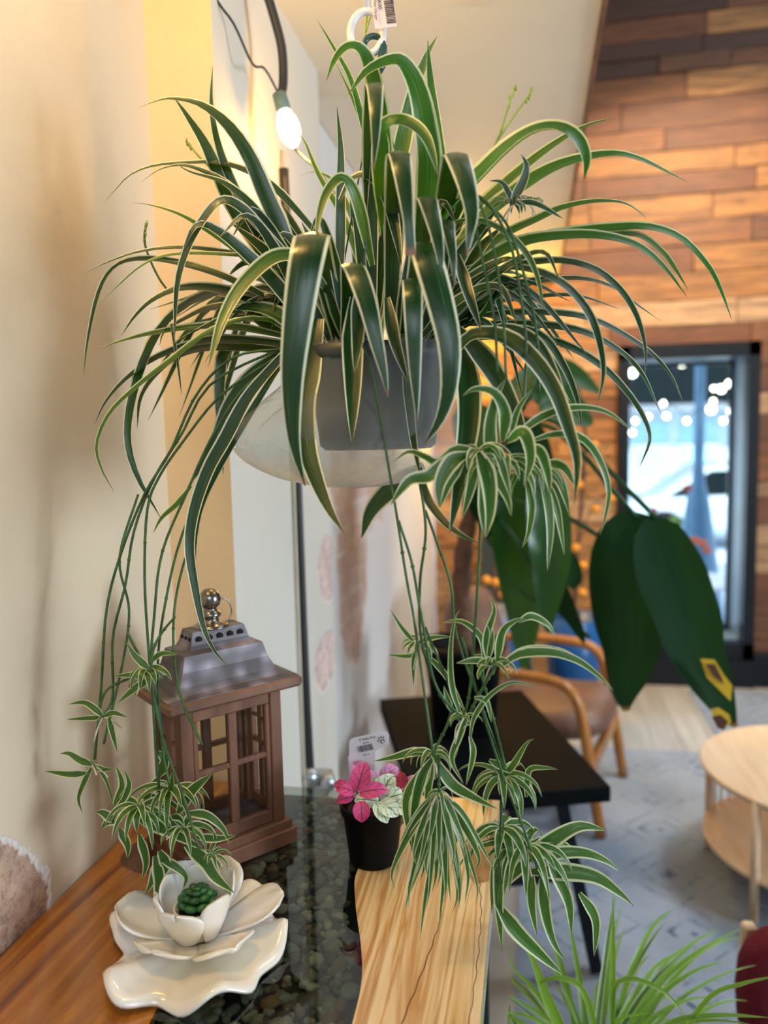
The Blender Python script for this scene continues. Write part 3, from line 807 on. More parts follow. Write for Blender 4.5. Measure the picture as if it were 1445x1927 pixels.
def petal(mb, ang, L_, W_, r0, z0, el0, el1, cup=.25, ruf=0, n=14, na=10, notch=0, side=0, thick=True, fl=0):
    "one ceramic petal from radius r0, rising at el0 and leaving at el1"
    d = V((math.cos(ang), math.sin(ang), 0)); sd = V((-math.sin(ang), math.cos(ang), 0))
    p = fc+d*r0+V((0, 0, z0)); pts = []; els = []
    for i in range(n+1):
        s = i/n; el = el0+(el1-el0)*s; pts.append(p.copy()); els.append(el)
        p = p+(d*math.cos(el)+V((0, 0, math.sin(el))))*(L_/n)
    vs = []
    for off in (0, -.0032):
        for i in range(n+1):
            s = i/n; wd = W_*(.42+.58*math.sin(min(1, s*1.25)*PI/2))*(math.sqrt(max(0, 1-max(0, (s-.62)/.38)**2.4)) if s < 1 else .0)
            wd = max(wd, W_*.10); nn = (V((0, 0, 1))*math.cos(els[i])-d*math.sin(els[i]))
            for k in range(na+1):
                u = k/na*2-1
                zz = cup*wd*.5*u*u*(1-.3*s)+ruf*s*s*math.sin(u*4.3+ang*3)*wd*.5+fl*s**3*math.cos(u*2.2)*.0
                back = -notch*max(0, s-.7)*math.exp(-(u*3.2)**2)*L_
                q = pts[i]+sd*(u*wd/2*(1-.12*cup*abs(u)))+nn*(zz+off)+d*math.cos(els[i])*back+V((0, 0, 1))*math.sin(els[i])*back
                if q.z < TZ+.0006: q.z = TZ+.0006+(.0028 if off == 0 else 0)
                vs.append(q)
    m = na+1; K = (n+1)*m; fs = []
    for i in range(n):
        for k in range(na):
            a = i*m+k; fs.append((a, a+1, a+m+1, a+m)); fs.append((K+a, K+a+m, K+a+m+1, K+a+1))
    for i in range(n):
        fs.append((i*m, i*m+m, K+i*m+m, K+i*m)); fs.append((i*m+na, K+i*m+na, K+i*m+m+na, i*m+m+na))
    for k in range(na): fs.append((n*m+k, n*m+k+1, K+n*m+k+1, K+n*m+k)); fs.append((k, K+k, K+k+1, k+1))
    mb.add(vs, fs)


# wide ruffled saucer made of fused outer petals
mb = MB(); n1, n2 = 22, 120; vs = []
rim = [(200, 1860), (215, 1876), (300, 1862), (332, 1880), (362, 1886), (395, 1878), (430, 1862), (478, 1840), (484, 1812), (500, 1800), (530, 1775), (539, 1712), (512, 1700), (505, 1665), (470, 1655), (430, 1660), (330, 1662), (240, 1695), (208, 1715), (212, 1750), (236, 1772), (203, 1790), (193, 1830)]
rimr = []
for (x, y) in rim:
    q = H(x, y, TZ+.022)-fc; rimr.append((math.atan2(q.y, q.x), math.hypot(q.x, q.y)))
rimr.sort()


def rim_r(a):
    a = (a+PI) % (2*PI)-PI; L2 = [(rimr[-1][0]-2*PI, rimr[-1][1])]+rimr+[(rimr[0][0]+2*PI, rimr[0][1])]
    for (a0, r0), (a1, r1) in zip(L2, L2[1:]):
        if a0 <= a <= a1:
            t = (a-a0)/max(1e-6, a1-a0); t = t*t*(3-2*t); return r0+(r1-r0)*t
    return .1


for off in (0, -.0035):
    for i in range(n1+1):
        s = i/n1
        for k in range(n2):
            a = 2*PI*k/n2; R_ = sum(rim_r(a+j*.035) for j in (-2, -1, 0, 1, 2))/5
            r = .02+(R_-.02)*s
            z = .006+.018*s**1.6+.010*s**2*math.sin(a*6+1.0)+.004*s**2*math.sin(a*11)
            z += .006*s*math.cos(s*3) - (.006 if s > .93 else 0)*((s-.93)/.07)
            vs.append(fc+V((r*math.cos(a), r*math.sin(a), max(z+off, .0006 if off else .003))))
K = (n1+1)*n2; fs = []
for i in range(n1):
    for k in range(n2):
        a = i*n2+k; b = i*n2+(k+1) % n2; fs.append((a, b, b+n2, a+n2)); fs.append((K+a, K+a+n2, K+b+n2, K+b))
for k in range(n2):
    a = n1*n2+k; b = n1*n2+(k+1) % n2; fs.append((a, b, K+b, K+a))
mb.add(vs, fs); mb.build('saucer_petal', M_ceramic, dish)
cup0 = .034
for k, (a, L_, W_, e0_, e1_, cupv, ruf, nt_) in enumerate([(-1.75, .070, .085, .25, .75, .18, .10, .0), (-.70, .080, .080, .22, .62, .15, .14, 0), (.35, .092, .078, .35, .55, .20, .12, 0), (1.35, .078, .070, .8, 1.15, .25, .1, 0), (2.35, .075, .075, .75, 1.2, .2, .1, 0), (3.35, .085, .085, .28, .75, .25, .12, 0)]):
    mb = MB(); petal(mb, a, L_, W_, cup0-.010, .010, e0_, e1_, cupv, ruf); mb.build('middle_petal', M_ceramic, dish)
for k, (a, L_, W_, e0_, e1_, nt_) in enumerate([(-1.62, .056, .064, 1.05, 1.35, .5), (-.45, .062, .050, 1.15, 1.45, 0), (.75, .068, .050, 1.2, 1.35, 0), (1.85, .066, .055, 1.2, 1.45, .3), (2.9, .064, .048, 1.15, 1.5, 0), (3.75, .060, .046, 1.05, 1.45, 0)]):
    mb = MB(); petal(mb, a, L_, W_, cup0-.006, .012, e0_, e1_, .35, .03, notch=nt_); mb.build('inner_petal', M_ceramic, dish)
MB().lathe([(0, .012), (.026, .012), (.028, .045), (.0255, .046), (.024, .018), (0, .018)], fc, 24).build('cup', M_ceramic, dish)
sc = fc+V((0, .004, .018))
suc = empty('succulent', sc, 'small dark green rosette succulent sitting inside the white magnolia dish', 'plant')
MB().lathe([(0, 0), (.021, 0), (.0225, .026), (.021, .027), (.020, .022), (0, .022)], sc, 20).build('pot', M_plastic, suc)
for ring, (nn, rr, zz, sz) in enumerate([(8, .017, .030, .0085), (7, .012, .038, .0078), (5, .007, .044, .0065), (3, .003, .048, .005)]):
    for k in range(nn):
        a = 2*PI*(k+.5*ring)/nn; d = V((math.cos(a), math.sin(a), .5)).normalized()
        Mx = d.to_track_quat('X', 'Z').to_matrix()
        MB().ball(sc+V((rr*math.cos(a), rr*math.sin(a), zz)), (sz*1.15, sz, sz*.62), 10, M=Mx).build('leaf', M_succ, suc)

# ------------------------------------------------------------------ small nursery pot with polka dot plant
pcx = H(703, 1615, TZ); pcx.z = TZ
pd = empty('polka_dot_plant', pcx, 'pink red and white spotted plant in a small black nursery pot', 'potted plant')
PH = .088
MB().lathe([(0, 0), (.034, 0), (.036, .003), (.036, .008), (.0435, PH-.014), (.047, PH-.013), (.048, PH), (.0455, PH), (.0435, PH-.010), (0, PH-.012)], pcx, 36).build('pot', M_plastic, pd)
MB().lathe([(.0435, PH-.012), (.03, PH-.009), (0, PH-.006)], pcx, 24).build('soil', M_soil, pd)


def spotmat(name, a, b, sc_=260):
    m, nt, out = mat(name); v = coords(nt)
    vo = N(nt, 'TexVoronoi', feature='F1'); vo.inputs['Scale'].default_value = sc_; L(nt, v, vo.inputs[0])
    n = noise_(nt, v, 120, 3)
    msk = ramp(nt, math_(nt, 'ADD', vo.outputs[0], math_(nt, 'MULTIPLY', n, .3)), [(.30, (0, 0, 0)), (.38, (1, 1, 1))])
    uv = N(nt, 'UVMap'); sp = nt.nodes.new('ShaderNodeSeparateXYZ'); L(nt, uv.outputs[0], sp.inputs[0])
    u = math_(nt, 'ABSOLUTE', math_(nt, 'SUBTRACT', sp.outputs[0], .5))
    vein = math_(nt, 'MULTIPLY', math_(nt, 'SUBTRACT', .045, u), 40, clamp=True)
    side = math_(nt, 'MULTIPLY', math_(nt, 'SUBTRACT', .13, math_(nt, 'PINGPONG', math_(nt, 'ADD', math_(nt, 'MULTIPLY', sp.outputs[1], 4.0), math_(nt, 'MULTIPLY', u, -2.6)), .5)), 9, clamp=True)
    vein = math_(nt, 'MAXIMUM', vein, math_(nt, 'MULTIPLY', side, .6))
    col = mixc(nt, msk, b, a); col = mixc(nt, vein, col, b)
    pbr(nt, out, col, .5, normal=bump(nt, vein, -.4, .002)); return m


M_pink = spotmat('magenta_spotted_leaf', (.62, .05, .20), (.10, .02, .05)); M_lil = spotmat('lilac_pink_leaf', (.78, .32, .58), (.35, .08, .18)); M_redl = spotmat('deep_red_leaf', (.42, .015, .05), (.12, .01, .02))
M_whl = spotmat('white_green_leaf', (.68, .76, .56), (.06, .16, .05), 230)


def pleaf(cx_, cy_, ln, wd, ang, m, Y, tilt=.6):
    "spotted leaf: base at the given direction, ang in degrees on a clock (0 right, 90 up)"
    b = P(cx_, cy_, Y); a = math.radians(ang); d = (rt*math.cos(a)+up*math.sin(a))
    nrm = (-fwd*.75+UZ*tilt).normalized(); d = (d-nrm*d.dot(nrm)*.5).normalized(); ln *= 1.12*Y/F; wd *= 1.2*Y/F
    pts = catmull([b, b+d*ln*.35+nrm*.004, b+d*ln*.75+nrm*.003, b+d*ln-nrm*.004], 10)
    mb = MB(); ribbon(mb, pts, wd, nrm, lambda s: max(.03, math.sin(max(.04, s)**.75*PI))**.8, .22)
    mb.build('leaf', m, pd)


yy = pcx.y
for args in [(672, 1487, 52, 36, 75, M_pink, yy-.035), (676, 1492, 52, 30, 8, M_pink, yy-.04), (668, 1490, 36, 26, 165, M_pink, yy-.036), (664, 1500, 30, 20, 195, M_pink, yy-.035), (680, 1508, 34, 30, -88, M_pink, yy-.047),
             (712, 1478, 46, 32, 150, M_lil, yy+.01), (704, 1470, 34, 22, 175, M_lil, yy+.0), (716, 1470, 40, 28, 42, M_lil, yy+.012), (744, 1478, 26, 20, 60, M_lil, yy+.01), (752, 1490, 24, 18, 10, M_lil, yy+.012),
             (758, 1492, 42, 30, 140, M_redl, yy-.01), (758, 1490, 36, 22, 95, M_redl, yy-.005), (752, 1504, 38, 32, 5, M_redl, yy-.022), (752, 1508, 26, 18, -20, M_redl, yy-.02),
             (712, 1502, 50, 40, 60, M_whl, yy-.022), (716, 1508, 46, 36, 20, M_whl, yy-.03), (712, 1508, 44, 30, 175, M_whl, yy-.034), (714, 1510, 40, 32, -35, M_whl, yy-.042), (706, 1510, 40, 26, -60, M_whl, yy-.044), (730, 1496, 38, 26, 40, M_whl, yy-.01), (694, 1482, 26, 20, 30, M_whl, yy-.01), (690, 1472, 44, 34, 120, M_lil, yy+.018), (730, 1472, 34, 26, 80, M_lil, yy+.02), (764, 1478, 26, 18, 35, M_lil, yy+.015), (744, 1500, 44, 34, 25, M_redl, yy-.012), (660, 1494, 36, 26, 140, M_pink, yy-.03), (736, 1512, 34, 26, -30, M_whl, yy-.035)]:
    pleaf(*args)
for k in range(6):
    a = k*1.05; MB().tube([pcx+V((.01*math.cos(a), .01*math.sin(a), PH-.01)), pcx+V((.028*math.cos(a), .028*math.sin(a), PH+.022))], .0012, 5).build('stem', M_redl, pd)
# its price tag stuck in the soil
tY = yy+.03
tg = empty('plant_tag', P(697, 1500, tY), 'lilac white plastic plant tag with bar code and paw print, standing in the small pot', 'tag')


def quadbox(mb, corners, th):
    c = [V(q) for q in corners]; n = (c[1]-c[0]).cross(c[3]-c[0]).normalized()*th
    mb.add(c+[q-n for q in c], [(0, 1, 2, 3), (7, 6, 5, 4), (0, 4, 5, 1), (1, 5, 6, 2), (2, 6, 7, 3), (3, 7, 4, 0)])


mb = MB()
cr_ = [(657, 1427), (706, 1414), (728, 1402), (732, 1398), (732, 1383), (728, 1377), (722, 1376), (664, 1389), (659, 1392), (657, 1397)]
pp = [P(x, y, tY) for x, y in cr_]; n_ = len(pp); bk = V((0, .0008, 0))
mb.add(pp+[q+bk for q in pp], [tuple(range(n_-1, -1, -1)), tuple(range(n_, 2*n_))]+[(i, (i+1) % n_, n_+(i+1) % n_, n_+i) for i in range(n_)])
mb.build('tag_head', M_tagm, tg, False)
mb = MB(); quadbox(mb, [P(655, 1424, tY), P(661, 1510, tY-.004), P(704, 1510, tY-.004), P(706, 1414, tY)], .0008); mb.build('tag_stake', M_tagm, tg, False)
ux2 = (P(720, 1378, tY)-P(664, 1391, tY)).normalized(); uz2 = (UZ-ux2*UZ.dot(ux2)).normalized(); un = ux2.cross(uz2)


def tagM(x, y, Y_, a=None, b=None):
    a = a or ux2; b = b or uz2; n = a.cross(b); p = P(x, y, Y_)+n*.0006
    return Matrix(((a.x, b.x, n.x, p.x), (a.y, b.y, n.y, p.y), (a.z, b.z, n.z, p.z), (0, 0, 0, 1)))


textobj('4" Polka Dot', .0050, tagM(676, 1395, tY), M_ink, tg); textobj('$ 5.99', .0036, tagM(684, 1400, tY), M_ink, tg); textobj('1791 71', .0035, tagM(683, 1423, tY), M_ink, tg)
mb = MB(); rb = random.Random(2); x = 0
q0 = P(672, 1405, tY)-V((0, .0006, 0))
while x < .024:
    w_ = rb.choice((.0004, .0007, .001)); a = q0+ux2*x; quadbox(mb, [a, a-uz2*.0095, a+ux2*w_-uz2*.0095, a+ux2*w_], .0001); x += w_+rb.choice((.0005, .0008))
mb.build('bar_code', M_ink, tg, False)
mb = MB(); pw0 = P(719, 1393, tY)-V((0, .0008, 0))
for dx, dy, r in ((-.0058, .001, .0012), (-.0035, .0042, .0013), (0, .0052, .0013), (.0033, .0038, .0013)):
    mb.ball(pw0+ux2*dx+uz2*dy, (r*.8, .0003, r*1.2), 10)
mb.tube([pw0+ux2*(.0030*math.cos(a))+uz2*(-.0015+.0026*math.sin(a)) for a in [i*.45-.6 for i in range(13)]], .0006, 6)
mb.build('paw_print', M_ink, tg)

# ------------------------------------------------------------------ hanging spider plant
PC = P(708, 700, 1.0)                       # pot axis
plant = empty('spider_plant', (PC.x, PC.y, 1.44), 'large green and white striped spider plant hanging in a plastic wrapped pot', 'hanging plant')
M_pot = simple('grey_green_hanging_pot', (.035, .042, .042), .45, 0, .15, 6, .05)
zt, zb = 1.5+.112, 1.5-.018
MB().lathe([(0, zb), (.070, zb), (.076, zb+.006), (.088, zt-.02), (.094, zt-.018), (.095, zt), (.090, zt), (.086, zt-.02), (.07, zt-.025), (0, zt-.02)], (PC.x, PC.y, 0), 48).build('pot', M_pot, plant)
MB().lathe([(.086, zt-.022), (.05, zt-.012), (0, zt-.010)], (PC.x, PC.y, 0), 24).build('soil', M_soil, plant)
BC = P(655, 800, 1.0)


def bagfn(r, z, a, j):
    k = (z-1.43)/.2; n = noise.noise(V((math.cos(a)*1.8, math.sin(a)*1.8, z*9)))+.5*noise.noise(V((math.cos(a)*5, math.sin(a)*5, z*22)))
    n2 = 1-abs(noise.noise(V((math.cos(a)*3.2+z*6, math.sin(a)*3.2, z*14))))*2
    return r*(1+.06*n+.035*n2), z+.006*noise.noise(V((math.cos(a)*3, math.sin(a)*3, 7)))


mb = MB(); bprof = [(.100, zt+.004), (.103, zt-.01), (.106, zt-.035), (.120, zt-.06), (.142, zt-.085), (.152, zt-.105), (.151, zt-.125), (.140, zt-.145), (.118, zt-.160), (.085, zt-.172), (.04, zt-.178), (0.0, zt-.180)]
pts = [V((r, 0, z)) for r, z in bprof]; pts = catmull(pts, 44); vs = []; nn = 96
for j, q in enumerate(pts):
    t = j/44; sx = min(1, max(0, (t-.15)/.4)); cx_ = PC.x+(BC.x-PC.x)*sx
    for k in range(nn):
        a = 2*PI*k/nn; r_, z_ = bagfn(max(q.x, 0), q.z, a, j)
        lift = .05*sx*max(0, -math.cos(a))*(1-t)
        vs.append(V((cx_+r_*math.cos(a), PC.y+r_*.86*math.sin(a), z_+lift*.6)))
mb.add(vs, [(j*nn+k, j*nn+(k+1) % nn, (j+1)*nn+(k+1) % nn, (j+1)*nn+k) for j in range(44) for k in range(nn)])
bag = mb.build('plastic_bag', M_bag, plant); bag['label'] = 'cloudy crinkled plastic bag around the pot'
# hanger: teal hook and wires down to the rim
M_teal = simple('dark_teal_plastic', (.012, .06, .065), .3)
hk = P(703, 80, 1.0)
MB().tube([hk+rt*(.012*math.cos(a))+up*(.012*math.sin(a)-.004) for a in [i*PI/12 for i in range(-2, 13)]]+[hk-rt*.012-up*.01], .0038, 10).build('hanger_hook', M_teal, plant)
MB().tube([hk+rt*.012-up*.004, hk+rt*.010-up*.028, hk+rt*.004-up*.042], [.005, .006, .004], 10).build('hanger_hook', M_teal, plant)
for k in range(3):
    a = .5+k*2*PI/3; e = V((PC.x+.092*math.cos(a), PC.y+.092*math.sin(a), zt-.005))
    MB().tube([hk+rt*.004-up*.04, e], .0012, 6).build('hanger_wire', M_teal, plant)
NH = (-fwd*.62+UZ*.78).normalized(); NV = (-fwd*.9+UZ*.4).normalized()
leafs = []


def trace(wpx, Y0, Y1, pts, m=M_leaf, up_=None, prof=prof_blade, n=22, fold=.28, Ym=None):
    wpx *= 1.18
    al = arclen([V((x, y, 0)) for x, y in pts]); q = []
    for (x, y), s in zip(pts, al):
        if Ym is None: Y = Y0+(Y1-Y0)*s
        else: Y = (1-s)**2*Y0+2*s*(1-s)*Ym+s*s*Y1
        p = P(x, y, Y)
        if p.x < -.627: p.x = -.627
        q.append(p)
    q = catmull(q, n); mb = MB()
    ribbon(mb, q, wpx*(Y0+Y1)/2/F, up_ or NH, prof, fold, vis=fwd); return mb, m


T = []


def t3(w, pts, m=M_leaf, prof=None, n=26):
    "blade that rises, folds over toward the room and hangs down in front: points carry their own distance"
    q = catmull([P(x, y, Y) for x, y, Y in pts], n); mb = MB()
    ribbon(mb, q, w*.82/F*1.06, NV, prof or (lambda s: min(1, .5+1.0*s)*max(.03, (1-s**3.6))**.85), .22, side=rt*(1 if w > 0 else 1)); T.append((mb, m))




def t(w, Y0, Y1, p, **k):
    mx = sum(q[0] for q in p)/len(p); my = sum(q[1] for q in p)/len(p)
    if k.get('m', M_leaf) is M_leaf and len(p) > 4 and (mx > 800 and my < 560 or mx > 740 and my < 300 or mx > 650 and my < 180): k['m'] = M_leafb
    T.append(trace(w, Y0, Y1, p, **k))


t(20, 1.02, 1.0, [(560, 560), (480, 430), (435, 340), (410, 270), (398, 200), (400, 124)], m=M_leaf, up_=NV)
t(34, 1.0, .95, [(570, 560), (535, 450), (500, 370), (470, 300), (430, 240), (380, 200), (325, 187), (290, 192), (262, 203)])
t(34, 1.02, 1.0, [(560, 580), (500, 480), (445, 400), (410, 325), (385, 270), (350, 215), (325, 180)], up_=NV)
t(18, 1.03, .98, [(620, 470), (560, 400), (510, 350), (460, 322), (410, 308), (350, 308), (290, 313), (245, 330), (215, 360), (198, 378)])
t(18, 1.0, .98, [(560, 520), (520, 450), (480, 400), (430, 350), (380, 322), (340, 312), (300, 320), (265, 343)])
t(20, .98, .92, [(560, 500), (520, 450), (470, 385), (420, 345), (360, 325), (330, 308)])
t(14, 1.0, .95, [(560, 560), (480, 505), (440, 470), (390, 435), (340, 405), (290, 388), (250, 381)], m=M_leafl)
t(20, .97, .88, [(580, 520), (500, 440), (455, 392), (418, 378), (385, 410), (352, 470), (333, 540), (328, 645)], up_=NV)
t(13, 1.0, .95, [(570, 540), (480, 490), (400, 472), (330, 467), (260, 475), (200, 495), (152, 518)])
t(12, .98, .90, [(570, 540), (490, 490), (420, 480), (350, 478), (300, 485), (260, 505), (220, 540), (188, 570)], m=M_leafl)
t(18, .99, .94, [(560, 590), (440, 530), (370, 505), (300, 490), (240, 492), (205, 515), (183, 560), (165, 640), (157, 708)])
t(26, 1.0, .95, [(560, 600), (470, 565), (400, 545), (340, 545), (290, 565), (255, 595), (228, 632)])
t(20, 1.03, 1.0, [(560, 600), (470, 580), (400, 580), (350, 600), (310, 625), (300, 650)])
t(32, .95, .80, [(610, 540), (570, 490), (535, 481), (500, 495), (455, 540), (420, 600), (391, 692)], up_=NV, m=M_leafl)
t3(74, [(640, 640, 1.0), (612, 520, .96), (594, 450, .90), (588, 436, .84), (582, 455, .79), (570, 520, .775), (557, 620, .77), (549, 720, .77), (553, 830, .78), (574, 914, .79)], prof=lambda s: min(1, .5+1.2*s)*max(.03, (1-s**3.0))**.85)
t(46, .95, .80, [(600, 600), (585, 690), (572, 760), (577, 840), (596, 905), (620, 960), (648, 1004)], up_=NV)
t3(48, [(650, 640, .98), (655, 560, .95), (658, 505, .90), (662, 494, .85), (672, 510, .81), (692, 570, .79), (708, 640, .785), (722, 700, .785), (730, 748, .785)])
t(40, .93, .84, [(668, 560), (664, 640), (664, 740), (662, 832)], up_=NV)
t(28, .91, .82, [(676, 540), (673, 630), (667, 702)], up_=NV)
t3(42, [(760, 640, .98), (768, 570, .94), (774, 530, .88), (776, 524, .84), (777, 545, .81), (778, 600, .80), (780, 670, .80), (783, 740, .80), (785, 792, .80)])
t(24, .92, .86, [(728, 560), (742, 640), (768, 720)], up_=NV)
t3(60, [(760, 640, .98), (780, 540, .94), (793, 470, .89), (798, 455, .84), (808, 490, .80), (830, 570, .785), (846, 650, .78), (845, 730, .78), (828, 790, .785), (797, 838, .79)])
t3(58, [(735, 600, 1.0), (742, 420, .97), (748, 310, .91), (751, 284, .86), (755, 300, .82), (763, 360, .805), (769, 420, .80), (773, 480, .80)], prof=lambda s: min(1, .5+1.0*s)*max(.25, (1-s**3.0))**.8)
t3(46, [(700, 560, 1.0), (698, 320, .98), (702, 185, .93), (704, 155, .88), (706, 165, .84), (707, 210, .82), (706, 265, .815), (702, 322, .81)])
t(36, 1.0, .90, [(725, 420), (718, 250), (700, 140), (680, 95), (655, 88), (632, 110), (614, 152)], up_=NV)
t(46, 1.0, .90, [(790, 480), (808, 330), (800, 240), (785, 170), (760, 122), (735, 115), (690, 135), (656, 178)], up_=NV)
t(32, 1.05, 1.05, [(735, 380), (760, 260), (775, 190), (790, 140), (808, 95), (823, 68)], up_=NV)
t(26, 1.03, 1.03, [(800, 450), (825, 320), (822, 260), (815, 200), (808, 130), (805, 76)], up_=NV)
t(34, 1.0, .84, [(725, 450), (716, 310), (722, 245), (745, 228), (775, 235), (800, 258), (815, 295), (823, 330)], up_=NV)
t3(58, [(815, 560, 1.0), (835, 400, .97), (852, 310, .91), (858, 286, .86), (865, 300, .82), (880, 350, .80), (888, 400, .795), (884, 440, .79), (879, 482, .79)])
t3(46, [(790, 600, .98), (794, 470, .94), (800, 385, .89), (803, 369, .85), (810, 390, .82), (822, 440, .805), (829, 490, .80), (828, 528, .80)])
t3(34, [(825, 600, .98), (832, 500, .93), (838, 425, .88), (841, 414, .85), (846, 440, .82), (853, 490, .81), (855, 538, .81)])
t(24, .96, .84, [(700, 500), (672, 380), (645, 336), (618, 358), (602, 400), (594, 455)], up_=NV, m=M_leafl)
t(30, 1.0, .94, [(640, 380), (665, 338), (700, 336), (728, 370), (745, 440), (755, 500)])
t(20, 1.02, 1.02, [(640, 540), (641, 360), (641, 280), (634, 200)], up_=NV)
t(13, 1.03, 1.03, [(720, 380), (685, 240), (660, 150), (628, 90), (596, 36)], up_=NV)
t(10, 1.04, 1.04, [(720, 380), (690, 260), (665, 190), (632, 118)], up_=NV, m=M_leafl)
t(62, .98, .88, [(790, 480), (840, 400), (900, 340), (955, 285), (1005, 250), (1050, 243), (1085, 262), (1103, 300), (1099, 338)])
t(24, 1.03, 1.05, [(850, 440), (930, 365), (1000, 305), (1060, 262), (1110, 235), (1156, 222)], m=M_leafl)
t(34, 1.0, 1.0, [(840, 490), (900, 420), (955, 375), (1020, 330), (1080, 305), (1150, 292), (1200, 300), (1250, 322), (1294, 343)])
t(20, 1.05, 1.05, [(860, 520), (940, 450), (1010, 415), (1060, 392), (1120, 380), (1170, 382), (1200, 397), (1217, 413)])
t(32, .99, .96, [(850, 550), (920, 490), (980, 460), (1050, 448), (1130, 447), (1200, 465), (1250, 505), (1292, 558)])
t(28, 1.03, 1.0, [(900, 500), (1000, 455), (1080, 440), (1150, 432), (1220, 430), (1280, 450), (1330, 500), (1355, 545), (1376, 600)])
t(18, 1.02, 1.0, [(1130, 440), (1200, 445), (1245, 475), (1272, 510), (1294, 545)], m=M_leafl)
t(22, .96, .84, [(850, 560), (900, 522), (960, 506), (1020, 516), (1070, 545), (1110, 595), (1130, 655), (1135, 710), (1122, 765)])
t(22, 1.0, .93, [(860, 570), (950, 510), (1040, 493), (1110, 505), (1160, 540), (1195, 590), (1213, 650), (1214, 702)])
t(14, 1.06, 1.06, [(860, 590), (980, 540), (1080, 525), (1150, 540), (1200, 575), (1243, 604)])
t(13, 1.04, 1.04, [(860, 580), (980, 563), (1080, 557), (1165, 581)])
t(34, .92, .76, [(850, 670), (890, 630), (950, 635), (1005, 680), (1045, 740), (1070, 810), (1086, 870), (1080, 950)], up_=NV)
t(30, .96, .86, [(880, 640), (940, 620), (1000, 640), (1040, 700), (1066, 765)])
t(18, 1.0, 1.0, [(870, 600), (960, 590), (1060, 592), (1120, 605), (1180, 635), (1230, 670), (1265, 712), (1285, 757)])
t(19, 1.02, 1.02, [(870, 612), (980, 612), (1080, 622), (1150, 652), (1205, 700), (1243, 778)])
t(20, 1.0, .95, [(880, 640), (980, 635), (1060, 650), (1130, 690), (1180, 740), (1210, 785), (1222, 828), (1203, 880)])
t(20, 1.0, .9, [(870, 640), (960, 620), (1020, 635), (1060, 690), (1085, 750), (1094, 805)])
t(18, .95, .88, [(810, 440), (880, 415), (940, 432), (985, 472), (1010, 520), (1023, 585)], m=M_leafl)
t(22, .92, .86, [(860, 480), (880, 550), (905, 622)], up_=NV)
t(44, .95, .84, [(860, 620), (878, 700), (882, 790), (866, 900), (846, 1004)], up_=NV)
t(40, .93, .85, [(860, 620), (905, 670), (945, 730), (975, 790), (990, 835)], up_=NV)
t(18, .94, .86, [(760, 680), (770, 760), (778, 830), (792, 902)], up_=NV)
t(18, .93, .84, [(788, 870), (800, 930), (832, 978), (865, 1005), (903, 1024)], up_=NV)
t(38, 1.12, 1.14, [(800, 880), (745, 915), (700, 960), (680, 1012)], up_=NV)
t(22, 1.0, .96, [(560, 650), (450, 642), (380, 645), (300, 672), (240, 712), (200, 755), (178, 798)])
t(20, 1.0, .95, [(560, 640), (460, 620), (380, 616), (300, 626), (235, 640), (183, 657)], m=M_leafl)
t(16, .98, .90, [(560, 620), (480, 600), (400, 622), (320, 680), (250, 735), (205, 780), (182, 835), (190, 880), (214, 925)], m=M_leafl)
t(24, 1.02, 1.0, [(560, 665), (420, 655), (345, 668), (295, 705), (265, 750), (258, 806)])
t(28, 1.0, .95, [(580, 600), (470, 552), (390, 558), (330, 592), (288, 645), (258, 720), (243, 785), (242, 840), (260, 900), (302, 974)])
t(26, 1.05, 1.03, [(560, 650), (470, 645), (425, 662), (414, 720), (415, 800), (420, 892)], up_=NV)
t(36, 1.03, 1.0, [(540, 660), (480, 705), (435, 765), (400, 845), (355, 914)], up_=NV)
t(28, .94, .86, [(560, 640), (510, 695), (465, 750), (425, 825), (392, 885), (366, 960), (357, 1030), (368, 1110), (383, 1180), (404, 1225), (431, 1256)], up_=NV, n=34)
t(15, .95, .88, [(560, 650), (520, 700), (455, 805), (405, 895), (377, 960), (366, 1040), (372, 1130)], up_=NV)
t(14, .97, .95, [(360, 915), (335, 948), (305, 975), (288, 1003)], m=M_leafl)
t(6, .97, .95, [(322, 610), (334, 680), (342, 745)])
t(16, 1.05, 1.1, [(700, 560), (650, 420), (600, 330), (575, 270), (560, 250)], m=M_leafl)
t(14, 1.1, 1.15, [(700, 500), (640, 360), (600, 325), (565, 330)], m=M_leafl)
# the crowded crown
rr = random.Random(11)
for k in range(58):
    x0 = rr.uniform(560, 860); a = (x0-708)/150
    tx = x0+a*rr.uniform(60, 190)+rr.uniform(-50, 50); ty = rr.uniform(330, 520)+abs(a)*70; Y0 = rr.uniform(.97, 1.09)
    mid = ((x0+tx)/2-a*18, (620+ty)/2-15)
    if k % 3: t(rr.uniform(22, 38), Y0, Y0+rr.uniform(-.04, .06), [(708+(x0-708)*.75, 650), mid, (tx, ty)], up_=NV, m=M_leaf if k % 4 else M_leafl, n=14)
    else: t(rr.uniform(18, 34), Y0, Y0-rr.uniform(.04, .10), [(708+(x0-708)*.75, 640), mid, (tx, ty), (tx+a*50+rr.uniform(-12, 12), ty+rr.uniform(20, 70))], up_=NV, n=16)
for k in range(26):
    sgn = 1 if k % 2 else -1; Y0 = rr.uniform(.98, 1.08); yb = rr.uniform(560, 660)
    ex = 708+sgn*rr.uniform(260, 430); ey = yb+rr.uniform(-60, 190)
    t(rr.uniform(12, 24), Y0, Y0+rr.uniform(-.06, .08), [(708+sgn*100, 640), (708+sgn*190, yb-rr.uniform(20, 70)), ((708+sgn*180+ex)/2, min(yb, ey)-rr.uniform(10, 50)), (ex, ey)], n=16)
allm = MB()
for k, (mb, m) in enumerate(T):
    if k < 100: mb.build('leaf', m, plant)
    else:
        allm.add(mb.v, mb.f, mb.uv, 1 if m is M_leafl else 0)
o = allm.build('leaf', [M_leaf, M_leafl], plant); o['kind'] = 'stuff'
